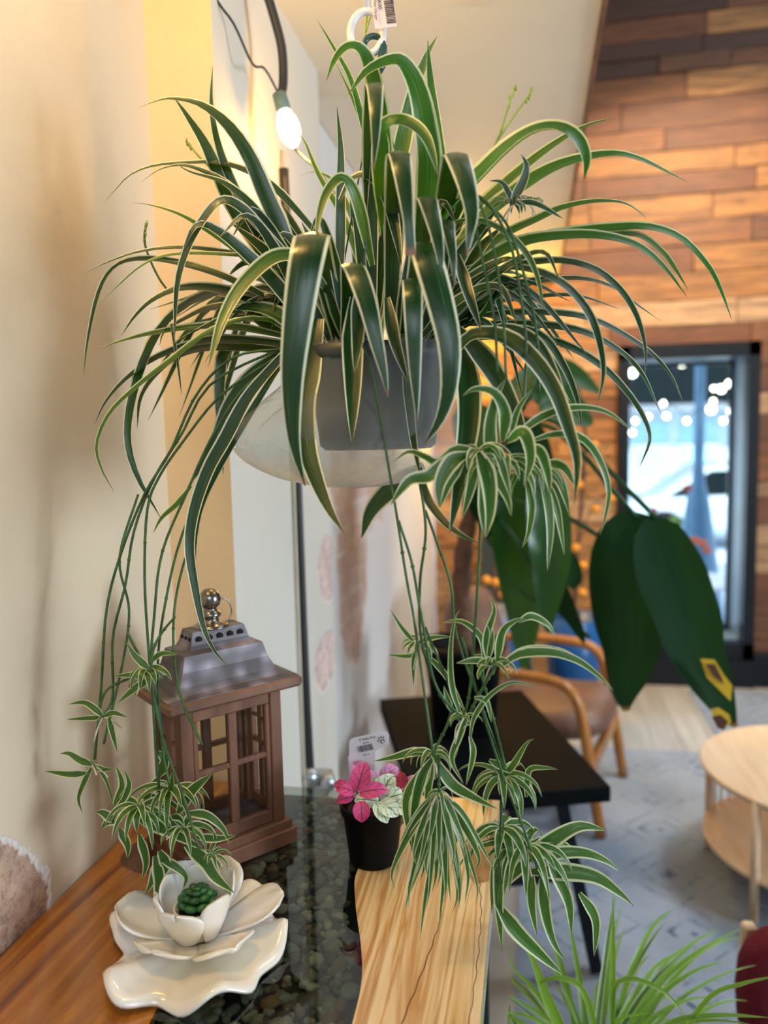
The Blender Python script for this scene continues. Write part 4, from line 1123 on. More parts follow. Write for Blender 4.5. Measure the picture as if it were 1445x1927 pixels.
for pts_, c in [([(690, 330), (690, 180), (686, 90), (693, 0), (700, -30)], M_runnerl), ([(688, 60), (700, 20), (712, -10)], M_runnerl), ([(850, 460), (900, 330), (935, 265), (955, 205), (968, 165)], M_runnerl), ([(935, 265), (970, 215), (1002, 170)], M_runnerl), ([(400, 320), (375, 295), (350, 265)], M_runnerl), ([(320, 552), (300, 525), (283, 490), (272, 455), (275, 420)], M_runner)]:
    q = catmull([P(x, y, 1.04) for x, y in pts_], 14); MB().tube(q, .0017, 6).build('flower_stalk', c, plant)
    mb = MB()
    for j in range(4): mb.ball(q[-1-j]+rt*random.uniform(-.002, .002), (.0018, .0018, .0045), 6)
    mb.build('bud', M_runnerl, plant)
# runners
for pts_, Y0, Y1 in [
    ([(545, 655), (440, 672), (370, 742), (320, 850), (272, 930), (228, 1040), (200, 1150), (190, 1300), (178, 1430)], .97, .86),
    ([(540, 650), (400, 720), (340, 820), (290, 900), (252, 1000), (236, 1100), (212, 1200), (212, 1310), (192, 1350)], .97, .86),
    ([(540, 660), (420, 740), (345, 830), (298, 900), (277, 960), (272, 1080), (278, 1200), (290, 1350), (300, 1500)], .96, .86),
    ([(540, 670), (460, 730), (400, 820), (350, 930), (305, 1040), (291, 1150), (285, 1280), (315, 1430)], .95, .86),
    ([(540, 670), (470, 745), (420, 830), (345, 1000), (312, 1130), (297, 1250), (305, 1400), (320, 1480)], .95, .86),
    ([(430, 850), (385, 945), (338, 1090), (326, 1200), (340, 1310), (381, 1402)], .95, .86),
    ([(260, 930), (225, 1050), (243, 1150), (228, 1260), (195, 1400)], .94, .86),
    ([(240, 1190), (265, 1260), (200, 1300), (183, 1370)], .88, .86),
    ([(330, 1160), (305, 1190), (288, 1225), (282, 1280)], .88, .86),
    ([(290, 1300), (310, 1400), (345, 1500), (375, 1600)], .88, .84),
    ([(860, 350), (895, 372), (920, 430), (938, 520), (948, 610), (952, 712)], .86, .84),
    ([(860, 350), (888, 400), (910, 500), (930, 600), (936, 700)], .86, .84),
    ([(880, 360), (920, 385), (960, 460), (980, 560), (990, 650), (985, 770)], .88, .86),
    ([(900, 370), (955, 425), (992, 540), (1010, 630), (1014, 740)], .9, .9),
    ([(668, 610), (700, 700), (718, 800), (733, 890), (748, 980), (765, 1090), (779, 1165), (798, 1300), (815, 1420)], .90, .82),
    ([(750, 980), (775, 1060), (793, 1160), (820, 1290), (870, 1352)], .82, .85),
    ([(790, 905), (801, 1000), (790, 1100), (794, 1210), (830, 1310), (868, 1362)], .84, .86),
    ([(905, 960), (901, 1060), (892, 1200), (884, 1300), (873, 1352)], .85, .86),
    ([(800, 960), (822, 1020), (848, 1100), (860, 1200), (910, 1340), (950, 1450)], .86, .88),
    ([(870, 1200), (905, 1330), (950, 1470), (985, 1560), (1020, 1660)], .86, .9),
    ([(900, 1250), (925, 1340), (950, 1440)], .86, .88),
    ([(935, 1250), (905, 1300), (880, 1350)], .85, .86),
    ([(800, 1180), (850, 1320), (815, 1420)], .86, .86),
    ([(826, 1420), (826, 1490)], .85, .85),
    ([(945, 1500), (940, 1600), (935, 1700)], .90, .9),
]:
    q = catmull([P(x, y, Y0+(Y1-Y0)*i/(len(pts_)-1)) for i, (x, y) in enumerate(pts_)], 30)
    for p in q:
        p.x = max(p.x, -.625)
    mb = MB(); mb.tube(q, .0017, 6)
    for j in (8, 17, 24): mb.ball(q[j], .0026, 6)
    mb.build('runner', M_runner, plant)


def plantlet(x, y, Y, lr, n, w=11, m=M_leaff, traced=(), droop=1.0, upb=.5, seed=0, dirs=None, roots=3):
    "young plant on a runner: short arching blades from one point, lr in pixels at distance Y"
    r = random.Random(seed+int(x*7+y)); mb = MB(); c = P(x, y, Y); k_ = Y/F
    for i in range(n):
        a = 2*PI*(i+r.random()*.8)/n; el = r.uniform(-.2, 1.2)*upb+.15
        ln = r.uniform(*lr)*k_; d = V((math.cos(a), math.sin(a)*.8, 0)); p = c.copy(); pts = []; e = el
        for s in range(9):
            pts.append(p.copy()); p = p+(d*math.cos(e)+UZ*math.sin(e))*ln/8; e = max(-1.5, e-r.uniform(.16, .34)*droop)
        for q in pts: q.x = max(q.x, -.628)
        ribbon(mb, catmull(pts, 12), w*r.uniform(.9, 1.45)*k_, (NH*.6+d*.2+UZ*.3).normalized(), prof_plantlet, .3, na=4)
    for (wp, pts, dy) in traced:
        q = [P(px, py, Y+dy*i/(len(pts)-1)) for i, (px, py) in enumerate(pts)]
        ribbon(mb, catmull(q, 16), wp*1.15*k_, NV, prof_plantlet, .25, vis=fwd)
    for i in range(roots):
        p = c.copy(); pts = [p]; d = V((r.uniform(-1, 1), r.uniform(-1, 1), r.uniform(-.6, .3))).normalized()
        for s in range(4): p = p+d*.006+V((0, 0, -.0015*s)); pts.append(p)
        mb.tube(pts, .0011, 5, mi=1)
    mb.build('plantlet', [m, M_rootpale], plant)


plantlet(945, 870, .84, (70, 120), 16, 16, traced=[(26, [(925, 870), (922, 800), (935, 745), (952, 712)], 0), (24, [(945, 830), (950, 780), (930, 740), (895, 732), (870, 745)], -.02), (26, [(955, 830), (985, 815), (998, 860), (988, 910)], -.04), (12, [(960, 820), (975, 770), (1003, 730)], 0),
        (16, [(960, 830), (1010, 790), (1060, 770), (1110, 768), (1150, 780), (1195, 815)], .04), (16, [(1000, 830), (1040, 818), (1090, 822), (1125, 860), (1145, 920), (1138, 975), (1128, 1008)], .02), (22, [(985, 840), (1015, 850), (1030, 890), (1035, 930)], -.03)])
plantlet(900, 850, .82, (60, 110), 6, 16, traced=[(32, [(880, 855), (850, 870), (828, 910), (826, 955)], -.02), (24, [(870, 870), (845, 905), (828, 955)], -.01), (28, [(850, 855), (810, 895), (770, 905), (735, 950)], -.02), (24, [(905, 870), (912, 905), (908, 960), (913, 1012)], -.03), (32, [(900, 845), (918, 900), (922, 960), (914, 1012)], -.04), (22, [(915, 855), (935, 900), (955, 940), (962, 972)], -.03), (20, [(905, 850), (935, 850), (950, 895), (962, 940)], -.02),
        (18, [(900, 850), (860, 845), (825, 870), (800, 860), (770, 850), (740, 868)], .02), (20, [(895, 870), (885, 920), (870, 975)], .0)])
plantlet(1010, 890, .86, (50, 90), 12, 12, traced=[(18, [(1015, 890), (1030, 940), (1035, 1000), (1030, 1075)], -.02), (16, [(1020, 890), (1045, 950), (1055, 1000), (1062, 1045)], .01), (16, [(990, 900), (1000, 950), (995, 1000), (982, 1032)], 0), (20, [(1020, 880), (1050, 900), (1065, 940), (1070, 965)], -.02), (20, [(1025, 870), (1060, 880), (1082, 915)], -.01)])
plantlet(965, 385, .92, (35, 60), 12, 10, m=M_leaf, upb=.8, traced=[(18, [(962, 385), (985, 340), (990, 310), (980, 290)], 0), (12, [(965, 380), (945, 345), (920, 340)], 0), (14, [(970, 380), (1010, 385), (1060, 412)], 0)])
plantlet(1000, 380, 1.0, (25, 45), 7, 8, m=M_leafl, upb=.8)
plantlet(925, 1252, .85, (40, 70), 10, 12, upb=.9, traced=[(16, [(920, 1250), (915, 1200), (930, 1150), (920, 1120)], 0), (17, [(935, 1245), (945, 1190), (970, 1168), (990, 1165)], 0), (14, [(975, 1170), (1000, 1160), (1030, 1175), (1045, 1198)], .02), (18, [(940, 1255), (980, 1230), (1040, 1228), (1090, 1245), (1130, 1275), (1155, 1300)], 0), (12, [(940, 1250), (990, 1222), (1050, 1222), (1090, 1238)], .03), (14, [(925, 1250), (895, 1243), (858, 1248)], -.01), (13, [(910, 1240), (905, 1200), (870, 1170), (830, 1172)], .02), (12, [(918, 1245), (925, 1190), (905, 1160)], 0)])
plantlet(790, 1212, .88, (35, 75), 10, 11, traced=[(10, [(780, 1210), (755, 1180), (735, 1148)], 0), (10, [(790, 1230), (765, 1235), (730, 1232)], .02), (11, [(785, 1210), (815, 1200), (850, 1198)], 0), (12, [(785, 1215), (778, 1250), (778, 1290)], 0), (12, [(800, 1230), (830, 1260), (850, 1290), (880, 1350)], -.02)])
plantlet(872, 1350, .85, (30, 50), 5, 9, roots=2, traced=[(12, [(868, 1350), (850, 1290), (848, 1220), (856, 1165), (868, 1145)], .01), (10, [(885, 1385), (892, 1350), (920, 1310), (960, 1285), (1000, 1290), (1012, 1298)], 0), (14, [(880, 1345), (862, 1390), (850, 1430), (872, 1475)], -.01), (12, [(884, 1385), (890, 1420), (877, 1478)], -.01), (12, [(850, 1340), (840, 1310), (835, 1290)], 0), (10, [(892, 1312), (915, 1320), (925, 1360)], 0), (14, [(885, 1360), (865, 1370), (855, 1430)], 0)])
plantlet(815, 1420, .87, (40, 80), 9, 12, traced=[(16, [(810, 1420), (780, 1415), (740, 1425), (705, 1432)], .02), (22, [(815, 1425), (795, 1460), (780, 1520), (776, 1600)], -.01), (22, [(810, 1430), (790, 1480), (775, 1530)], .0), (22, [(820, 1430), (850, 1475), (890, 1500), (935, 1522)], -.02), (16, [(815, 1430), (805, 1490), (806, 1560)], 0), (18, [(800, 1440), (765, 1500), (768, 1560), (776, 1605)], .01)])
tr = []
r7 = random.Random(4)
for k in range(44):
    ex = 826+r7.gauss(-6, 40); L7 = r7.uniform(90, 235)
    tr.append((r7.uniform(10, 18), [(826+r7.uniform(-8, 8), 1492), (826+(ex-826)*.55, 1492+L7*.35), (ex, 1492+L7*.8), (ex-r7.uniform(-6, 10), 1492+L7)], r7.uniform(-.03, .03)))
tr += [(13, [(825, 1495), (860, 1560), (880, 1640), (875, 1700)], 0), (14, [(825, 1495), (815, 1600), (800, 1690), (790, 1770)], -.02), (12, [(825, 1495), (800, 1600), (770, 1685)], -.02), (11, [(830, 1492), (870, 1530), (910, 1600), (932, 1640)], .01), (12, [(828, 1492), (838, 1600), (825, 1755)], -.01)]
plantlet(826, 1492, .85, (20, 60), 8, 7, traced=tr, droop=1.4)
plantlet(945, 1462, .90, (60, 115), 20, 13, m=M_leafl, traced=[(13, [(945, 1460), (965, 1440), (990, 1400), (1005, 1390)], 0), (13, [(990, 1500), (995, 1450), (1025, 1445), (1050, 1448)], 0), (15, [(930, 1440), (955, 1470), (975, 1520)], 0), (14, [(920, 1430), (960, 1450), (985, 1455)], 0)])
plantlet(985, 1600, .92, (80, 160), 24, 17, traced=[(30, [(990, 1620), (1040, 1580), (1090, 1555), (1140, 1562)], .02), (22, [(1000, 1620), (1050, 1605), (1100, 1605), (1140, 1620), (1165, 1640)], .02), (30, [(1000, 1640), (1060, 1640), (1120, 1650), (1165, 1680), (1192, 1705)], 0), (26, [(1030, 1600), (1050, 1650), (1070, 1700), (1075, 1760)], -.01), (24, [(1020, 1640), (1025, 1710), (1040, 1770), (1065, 1810)], -.02), (20, [(1000, 1640), (1000, 1700), (1010, 1760)], 0), (24, [(990, 1620), (960, 1650), (945, 1680)], 0), (20, [(1090, 1680), (1120, 1730), (1118, 1800)], .02)])
plantlet(945, 1560, .92, (60, 120), 12, 15, traced=[(26, [(945, 1550), (940, 1620), (938, 1700), (945, 1790)], 0), (30, [(935, 1700), (970, 1750), (1010, 1790), (1060, 1835)], 0), (20, [(950, 1560), (930, 1640), (925, 1720)], 0)])
plantlet(275, 1262, .87, (45, 75), 16, 13, m=M_leafl, upb=.4, traced=[(16, [(282, 1260), (255, 1235), (238, 1210)], 0), (14, [(282, 1270), (250, 1270), (215, 1272)], 0), (18, [(284, 1278), (255, 1295), (222, 1322)], 0), (12, [(284, 1245), (305, 1230), (335, 1232)], 0)])
plantlet(193, 1350, .86, (15, 30), 3, 8, m=M_leafl, traced=[(14, [(195, 1350), (180, 1335), (158, 1322), (130, 1325)], 0), (11, [(195, 1350), (160, 1352), (125, 1354)], 0), (12, [(195, 1348), (215, 1342), (240, 1350)], 0), (13, [(205, 1350), (212, 1380), (221, 1416)], 0)])
plantlet(172, 1440, .86, (15, 30), 3, 8, m=M_leafl, traced=[(16, [(175, 1440), (150, 1430), (130, 1418), (113, 1418)], 0), (14, [(165, 1455), (130, 1457), (85, 1451)], 0), (12, [(172, 1440), (195, 1448), (215, 1447)], 0), (13, [(172, 1445), (155, 1480), (148, 1505), (155, 1530)], 0), (8, [(170, 1430), (195, 1460), (210, 1500), (208, 1520)], 0)])
plantlet(262, 1520, .86, (70, 125), 22, 15, traced=[(18, [(215, 1515), (230, 1480), (222, 1450), (215, 1440)], 0), (18, [(225, 1515), (243, 1480), (235, 1450)], 0), (20, [(215, 1545), (195, 1530), (180, 1528)], 0), (22, [(230, 1540), (205, 1545), (190, 1560)], 0), (26, [(260, 1540), (310, 1560), (350, 1580), (385, 1600)], -.01), (20, [(225, 1560), (240, 1590), (240, 1615)], 0)])
plantlet(320, 1490, .87, (70, 120), 18, 16, m=M_leafl, traced=[(24, [(300, 1460), (310, 1430), (290, 1410)], 0), (26, [(335, 1530), (360, 1490), (400, 1455)], 0), (20, [(270, 1540), (280, 1490), (310, 1450)], 0), (22, [(300, 1530), (320, 1490), (325, 1450)], 0)])
plantlet(345, 1560, .86, (60, 115), 12, 15, traced=[(18, [(350, 1530), (390, 1535), (420, 1560), (432, 1590)], 0), (16, [(370, 1575), (410, 1578), (445, 1572)], 0), (30, [(350, 1590), (385, 1620), (405, 1650), (440, 1680)], -.02), (24, [(300, 1600), (312, 1630), (290, 1660)], 0), (26, [(292, 1610), (300, 1660), (290, 1722)], -.01), (18, [(295, 1620), (285, 1660), (272, 1685)], 0), (18, [(300, 1615), (330, 1630), (350, 1650), (345, 1672)], 0), (20, [(262, 1570), (275, 1620), (268, 1655)], 0)])
plantlet(400, 1610, .86, (30, 55), 14, 8, traced=[(10, [(405, 1610), (410, 1640), (425, 1665)], 0), (10, [(395, 1600), (405, 1580), (400, 1560)], 0)])

# ring and tag that the hanger hooks into
rg = empty('hanging_ring', P(690, 62, 1.0), 'white plastic ring and strap the spider plant hangs from', 'ring')
rc = P(690, 62, 1.0)
MB().tube([rc+rt*(.0205*math.cos(a))+up*(.027*math.sin(a)) for a in [i*2*PI/40 for i in range(41)]], .0048, 10).build('ring', M_white, rg)
MB().tube([rc+up*.03, V((rc.x, rc.y, 2.40))], .004, 8).build('strap', M_white, rg)
pt_ = empty('price_tag', P(722, 24, .985), 'white price tag with bar code hanging beside the plastic ring', 'tag')
mb = MB(); a = [P(x, y, .985) for x, y in [(706, 55), (747, 50), (739, -20), (696, -14)]]; quadbox(mb, a[::-1], .0006); mb.build('tag_card', M_tagm, pt_, False)
tx = (a[0]-a[3]).normalized(); tz = (a[1]-a[0]).normalized()
for s_, x, y, sz in (('Macrame Plant Hanger', 701, -30, .0048), ('$6.00', 711, -2, .0055), ('61NO1Y9', 734, -12, .0052)):
    textobj(s_, sz, tagM(x, y, .984, tx, tz), M_ink, pt_)
mb = MB(); x = 0; q0 = P(719, -18, .9835)
while x < .038:
    w_ = rb.choice((.0004, .0008, .0012)); b_ = q0+tx*x; quadbox(mb, [b_, b_+tz*.0115, b_+tx*w_+tz*.0115, b_+tx*w_], .0001); x += w_+rb.choice((.0005, .001))
mb.build('bar_code', M_ink, pt_, False)

# ------------------------------------------------------------------ wall cables and bulb
o = MB().tube(catmull([V((XC+.010, y_, z_)) for y_, z_ in [(1.61, 2.06), (1.62, 1.9), (1.63, 1.5), (1.64, 1.0), (1.66, .70), (1.70, .48), (1.72, .30)]], 40), .0095, 10).build('wall_conduit', M_cable, loc=(XC, 1.64, .3))
tag(o, 'thick black cable running down the white wall pier behind the table', 'cable')
o = MB().tube([(XC+.006, 1.618, 2.1), (XC+.006, 1.618, 1.0), (XC+.006, 1.625, .4)], .0035, 8).build('wall_wire', simple('cream_wire', (.55, .5, .38), .6), loc=(XC, 1.62, .4))
tag(o, 'thin cream wire beside the thick black cable on the pier', 'cable')
cb_ = P(592, 1470, 1.70); co = empty('conduit_fitting', (XC, 1.70, .4), 'silver pipe fitting behind the far edge of the table', 'pipe fitting')
cb0 = V((XC+.03, 1.72, H(590, 1470, .7).z)); cc = P(588, 1470, 1.68)
MB().tube([cc+V((-.015, 0, .02)), cc+V((.012, -.05, .028))], .022, 20).build('pipe_sleeve', M_silver, co); MB().tube([cc+V((.035, 0, .01)), cc+V((.05, -.04, .015))], .018, 20).build('pipe_elbow', M_silver, co)
MB().box((XC+.02, 1.70, cc.z-.02), (.04, .09, .05), bev=.004).build('bracket', M_silver, co, False)
bp_ = P(533, 205, 1.44); ep = P(552, 272, 1.44)
bl = empty('wall_bulb', bp_, 'lit clear glass string light bulb on the pale wall left of the plant', 'light bulb')
dn = (ep-bp_).normalized(); Mq = dn.to_track_quat('Z', 'Y').to_matrix(); bp_ = bp_-dn*.0
MB().lathe([(0, -.028), (.013, -.028), (.0145, -.002), (.011, .004), (0, .004)], bp_, 18, M=Mq).build('socket', simple('teal_grey_socket', (.12, .2, .19), .5), bl)
MB().lathe([(.009, .0), (.014, .008), (.0195, .022), (.0215, .034), (.0205, .048), (.0150, .062), (.008, .071), (.0, .075)], bp_, 24, M=Mq).build('glass_bulb', emis('glowing_bulb_glass', (1, .86, .60), 1.8), bl)
MB().ball(bp_+dn*.036, (.008, .008, .022), 12, M=Mq).build('filament', emis('warm_filament', (1, .80, .42), 60), bl)
q = bp_-dn*.026
o = tag(MB().tube(catmull([q, q+V((-.02, -.02, .04)), P(475, 120, 1.36), P(440, 45, 1.33), P(400, -20, 1.30), V((P(400, -20, 1.3).x-.03, 1.30, 2.40))], 20), .0022, 6).build('string_light_wire', M_cable, loc=q), 'thin dark wire slanting up to the wall bulb from the left', 'cable')
o = tag(MB().tube(catmull([q+V((.004, 0, .0)), P(533, 150, 1.45), P(530, 90, 1.45), P(515, 30, 1.44), P(500, -20, 1.43), P(490, -60, 1.43), V((P(490, -60, 1.43).x, 1.43, 2.40))], 24), .0085, 10).build('lamp_cable', M_cable, loc=q), 'thick black cable curving down to the lit bulb', 'cable')
o = tag(MB().tube(catmull([bp_+dn*.075, P(575, 300, 1.46), P(600, 322, 1.48), P(640, 380, 1.5)], 12), .002, 6).build('string_light_wire', M_cable, loc=ep), 'thin dark wire leaving the lit bulb toward the plant', 'cable')

# ------------------------------------------------------------------ black low table, dark planter and big leaved plant
bt_ = empty('black_side_table', (.203, 2.056, 0), 'low black table standing beyond the live edge table', 'table')
ta = math.radians(18); bx = V((math.cos(ta), math.sin(ta), 0)); by = V((-math.sin(ta), math.cos(ta), 0)); RB = Matrix((bx, by, UZ)).transposed()
fr = V((.203, 2.056, 0)); BH = .55
MB().box(fr-bx*.265+by*.40+V((0, 0, BH-.022)), (.53, .80, .044), RB, bev=.003).build('table_top', M_blacktop, bt_, False)
for sx in (0, 1):
    for sy in (0, 1):
        a = fr-bx*(.12+sx*.29)+by*(.06+sy*.68)+V((0, 0, BH-.04)); b = fr-bx*(.03+sx*.47)+by*(.02+sy*.76)
        MB().tube([a, b+V((0, 0, .014))], .024, 4, flat=(1, 1, 0)).build('leg', M_black, bt_, False)
MB().box(fr-bx*.265+by*.06+V((0, 0, .28)), (.36, .03, .03), RB).build('stretcher', M_black, bt_, False)
MB().box(fr-bx*.265+by*.74+V((0, 0, .28)), (.36, .03, .03), RB).build('stretcher', M_black, bt_, False)

pp0 = H(868, 1392, BH); pp0 = V((pp0.x, pp0.y+.10, BH))
ph = empty('large_leaved_plant', pp0, 'tall plant with huge drooping dark green leaves in a black pot', 'plant')
MB().lathe([(0, 0), (.09, 0), (.10, .01), (.125, .26), (.135, .262), (.137, .285), (.124, .285), (.115, .25), (0, .24)], pp0, 36).build('pot', M_plastic, ph)
tk = catmull([pp0+V((0, 0, .24)), P(868, 1120, pp0.y), P(872, 1040, pp0.y-.02), P(885, 960, pp0.y-.03), P(890, 880, pp0.y)], 20)
mb = MB(); mb.tube(tk, [.034-.0006*i+.004*math.sin(i*2.1) for i in range(21)], 12); mb.build('trunk', M_bark, ph)
tops = tk[-4]


def broad(stem, blade, wpx, Y, m, dy=0, sw=.007, ruf=.02, up_=None):
    "petiole then one big blade"
    s = catmull([tops]+[P(x, y, Y) for x, y in stem], 14); MB().tube(s, sw, 8).build('petiole', M_phil2, ph)
    q = catmull([P(x, y, Y+dy*i/max(1, len(blade)-1)) for i, (x, y) in enumerate(blade)], 22)
    mb = MB(); ribbon(mb, q, wpx*Y/F, up_ or NV, lambda s_: max(.02, math.sin(max(.003, s_)**.62*PI))**.62, .18, vis=fwd, na=8, ruf=ruf); return mb.build('leaf', m, ph)


b1 = broad([(1000, 800), (1090, 850), (1150, 920), (1200, 975)], [(1205, 965), (1185, 1040), (1180, 1130), (1185, 1220), (1175, 1300), (1178, 1338)], 148, 2.15, M_phil, -.05)
b2 = broad([(1000, 790), (1095, 835), (1160, 900), (1235, 975)], [(1225, 975), (1250, 1060), (1285, 1150), (1310, 1230), (1345, 1300), (1372, 1352), (1385, 1368)], 132, 2.05, M_phil, -.08)
broad([(960, 940), (1060, 970), (1130, 1010)], [(1140, 1000), (1180, 1010), (1215, 1050), (1225, 1100)], 90, 2.2, M_phil, -.05)
broad([(940, 880), (960, 900)], [(960, 890), (965, 960), (975, 1060), (985, 1160), (985, 1262)], 95, 2.25, M_phil2, .05)
broad([(980, 870), (1010, 920)], [(1015, 900), (1030, 980), (1035, 1060), (1030, 1140), (1030, 1190)], 84, 2.1, M_phil2, 0)
broad([(930, 820), (920, 780)], [(925, 770), (905, 790), (890, 830), (880, 860)], 90, 2.2, M_phil2, -.05, up_=(UZ*.9-fwd*.4).normalized())
broad([(960, 810), (1000, 740)], [(1000, 735), (1030, 740), (1070, 770), (1115, 800)], 80, 2.4, M_phil2, 0)
broad([(930, 800), (960, 730)], [(960, 760), (1000, 720), (1060, 700), (1130, 740)], 60, 2.5, M_phil2, 0)
broad([(930, 840), (950, 810)], [(950, 800), (985, 830), (1005, 890), (1000, 950)], 85, 2.3, M_phil, 0)
broad([(930, 860), (900, 870)], [(895, 850), (905, 920), (925, 980), (935, 1040)], 75, 2.35, M_phil, 0)
broad([(960, 1000), (1020, 1100), (1060, 1160)], [(1050, 1090), (1060, 1130), (1085, 1180), (1100, 1212)], 34, 2.2, M_phil, 0)
broad([(980, 960), (1040, 1020)], [(1040, 1040), (1055, 1060), (1075, 1085), (1080, 1110)], 60, 2.3, M_phil, 0)
MB().tube(catmull([tops, P(960, 1090, 2.3), P(1050, 1150, 2.25), P(1110, 1200, 2.2)], 12), .006, 8).build('petiole', M_phil2, ph)
# browned patches on the longest leaf
yel = simple('yellowed_leaf_margin', (.55, .36, .01), .6); brn = simple('browned_leaf_tissue', (.07, .025, .012), .7)


def patch(pts, Y, m, nm, par):
    c = [P(x, y, Y) for x, y in pts]; n_ = len(c); bk = V((0, .002, 0)); mb = MB()
    mb.add(c+[q+bk for q in c], [tuple(range(n_-1, -1, -1)), tuple(range(n_, 2*n_))]+[(i, (i+1) % n_, n_+(i+1) % n_, n_+i) for i in range(n_)]); mb.build(nm, m, par, False)


patch([(1318, 1240), (1345, 1242), (1362, 1270), (1378, 1290), (1375, 1320), (1350, 1295), (1330, 1275)], 1.955, yel, 'yellowed_patch', b2)
patch([(1328, 1250), (1345, 1250), (1358, 1275), (1362, 1288), (1342, 1272)], 1.95, brn, 'browned_patch', b2)
patch([(1338, 1335), (1352, 1332), (1372, 1345), (1376, 1360), (1360, 1372), (1345, 1358)], 1.95, yel, 'yellowed_patch', b2)
patch([(1340, 1350), (1356, 1346), (1370, 1358), (1362, 1374), (1350, 1370)], 1.945, brn, 'browned_patch', b2)

# ------------------------------------------------------------------ citrus tree in blue pot, second blue pot, leaning dark panel
cp = H(1090, 1290, 0); cp = V((.20, 3.95, 0))
ct = empty('citrus_tree', cp, 'spindly small orange tree with bright fruit in a tall blue pot', 'tree', 'small orange trees in blue pots')
pth = P(1090, 1160, 3.95).z
MB().lathe([(0, 0), (.10, 0), (.115, .02), (.13, pth*.6), (.145, pth), (.135, pth), (.12, pth-.04), (0, pth-.05)], cp, 32).build('pot', M_blue, ct)
MB().tube(catmull([cp+V((0, 0, pth-.05)), P(1085, 1050, 3.95), P(1095, 930, 3.95), P(1100, 800, 3.95), P(1080, 700, 3.95)], 14), .010, 8).build('trunk', M_bark, ct)
rc_ = random.Random(9)
for (x, y) in [(1118, 838), (1090, 826), (1090, 913), (1150, 938), (1122, 958), (1084, 1031), (1098, 1064), (1097, 1116), (1116, 1132), (1060, 1150), (1125, 1080)]:
    p = P(x, y, 3.9); b = P(1092, min(1100, y+60), 3.95)
    br = MB().tube(catmull([b, (b+p)/2+V((0, 0, .05)), p+V((0, 0, .03))], 8), .003, 5).build('branch', M_bark, ct)
    MB().ball(p, .021, 12).build('fruit', M_orange, br)
mb = MB()
for k in range(90):
    p = P(rc_.uniform(1010, 1150), rc_.uniform(690, 1130), 3.95+rc_.uniform(-.1, .1)); d = V((rc_.uniform(-1, 1), rc_.uniform(-1, 1), rc_.uniform(-.5, .6))).normalized()
    ribbon(mb, [p, p+d*.025, p+d*.05], .022, UZ, prof_plantlet)
mb.build('foliage', M_phil2, ct)
# second orange tree with fruit in the low blue pot
c2 = V((-.20, 3.75, 0)); z2 = P(915, 1150, 3.75).z
cc2 = empty('citrus_tree', c2, 'low orange tree in a blue pot half hidden behind the black planter', 'tree', 'small orange trees in blue pots')
MB().lathe([(0, 0), (.12, 0), (.17, z2), (.16, z2), (.14, z2-.04), (0, z2-.05)], c2, 28).build('pot', M_blue, cc2)
MB().tube(catmull([c2+V((0, 0, z2-.05)), P(930, 1090, 3.75), P(935, 1040, 3.75)], 8), .008, 8).build('trunk', M_bark, cc2)
for (x, y) in [(916, 1092), (933, 1097), (968, 1098), (913, 1122), (946, 1119)]:
    p = P(x, y, 3.68); b = P(930, y+10, 3.75)
    br = MB().tube([b, p+V((0, 0, .02))], .003, 5).build('branch', M_bark, cc2); MB().ball(p, .022, 12).build('fruit', M_orange, br)
pq = empty('leaning_panel', (-.15, 4.45, 0), 'dark framed panel leaning on the plank wall behind the plants', 'panel')
q = [P(905, 1290, 4.3), P(1010, 1300, 4.3), P(958, 1010, 4.6), P(905, 1010, 4.6)]
mb = MB(); quadbox(mb, q, -.02); mb.build('panel_board', simple('dark_slate_board', (.015, .03, .035), .3), pq, False)
MB().tube([P(1010, 1300, 4.28), P(958, 1010, 4.58)], .012, 6).build('panel_frame', M_silver, pq)

# ------------------------------------------------------------------ wooden armchair
wc = V((.222, 2.81, .010)); aa = math.radians(-14.5); wx = V((math.cos(aa), math.sin(aa), 0)); wy = V((-math.sin(aa), math.cos(aa), 0)); RC = Matrix((wx, wy, UZ)).transposed()
ch = empty('wooden_armchair', wc-wx*.28+wy*.28, 'armchair with bent honey coloured wood arms and brown leather seat', 'chair')


def cpnt(x, y, z): return wc+wx*x+wy*y+UZ*z


for yy_ in (0, .55):
    q = catmull([cpnt(.02, yy_, 0), cpnt(-.02, yy_, .25), cpnt(-.05, yy_, .44), cpnt(-.09, yy_, .535), cpnt(-.17, yy_, .57), cpnt(-.35, yy_, .575), cpnt(-.56, yy_, .56)], 30)
    MB().tube(q, [.021]*31, 8, flat=(0, 0, 1)).build('arm', M_chairwood, ch)
    MB().tube([cpnt(-.54, yy_, .60), cpnt(-.50, yy_, .30), cpnt(-.60, yy_, 0)], .019, 8).build('leg', M_chairwood, ch)
    MB().tube([cpnt(-.015, yy_, .24), cpnt(-.52, yy_, .22)], .014, 8).build('side_rail', M_chairwood, ch)


def cushion(name, c, size, Mx, m, par, p=3.2, n=24):
    mb = MB(); vs = []; k2 = n//2

    def sg(v, e): return math.copysign(abs(v)**e, v)
    for j in range(k2+1):
        th = -PI/2+PI*j/k2
        for k in range(n):
            a = 2*PI*k/n; e = 2/p
            q = V((size[0]/2*sg(math.cos(th), e)*sg(math.cos(a), e), size[1]/2*sg(math.cos(th), e)*sg(math.sin(a), e), size[2]/2*sg(math.sin(th), e)))
            q.z += .006*noise.noise(q*9); vs.append(V(c)+Mx @ q)
    fs = [(j*n+k, j*n+(k+1) % n, (j+1)*n+(k+1) % n, (j+1)*n+k) for j in range(k2) for k in range(n)]
    mb.add(vs, fs); return mb.build(name, m, par)


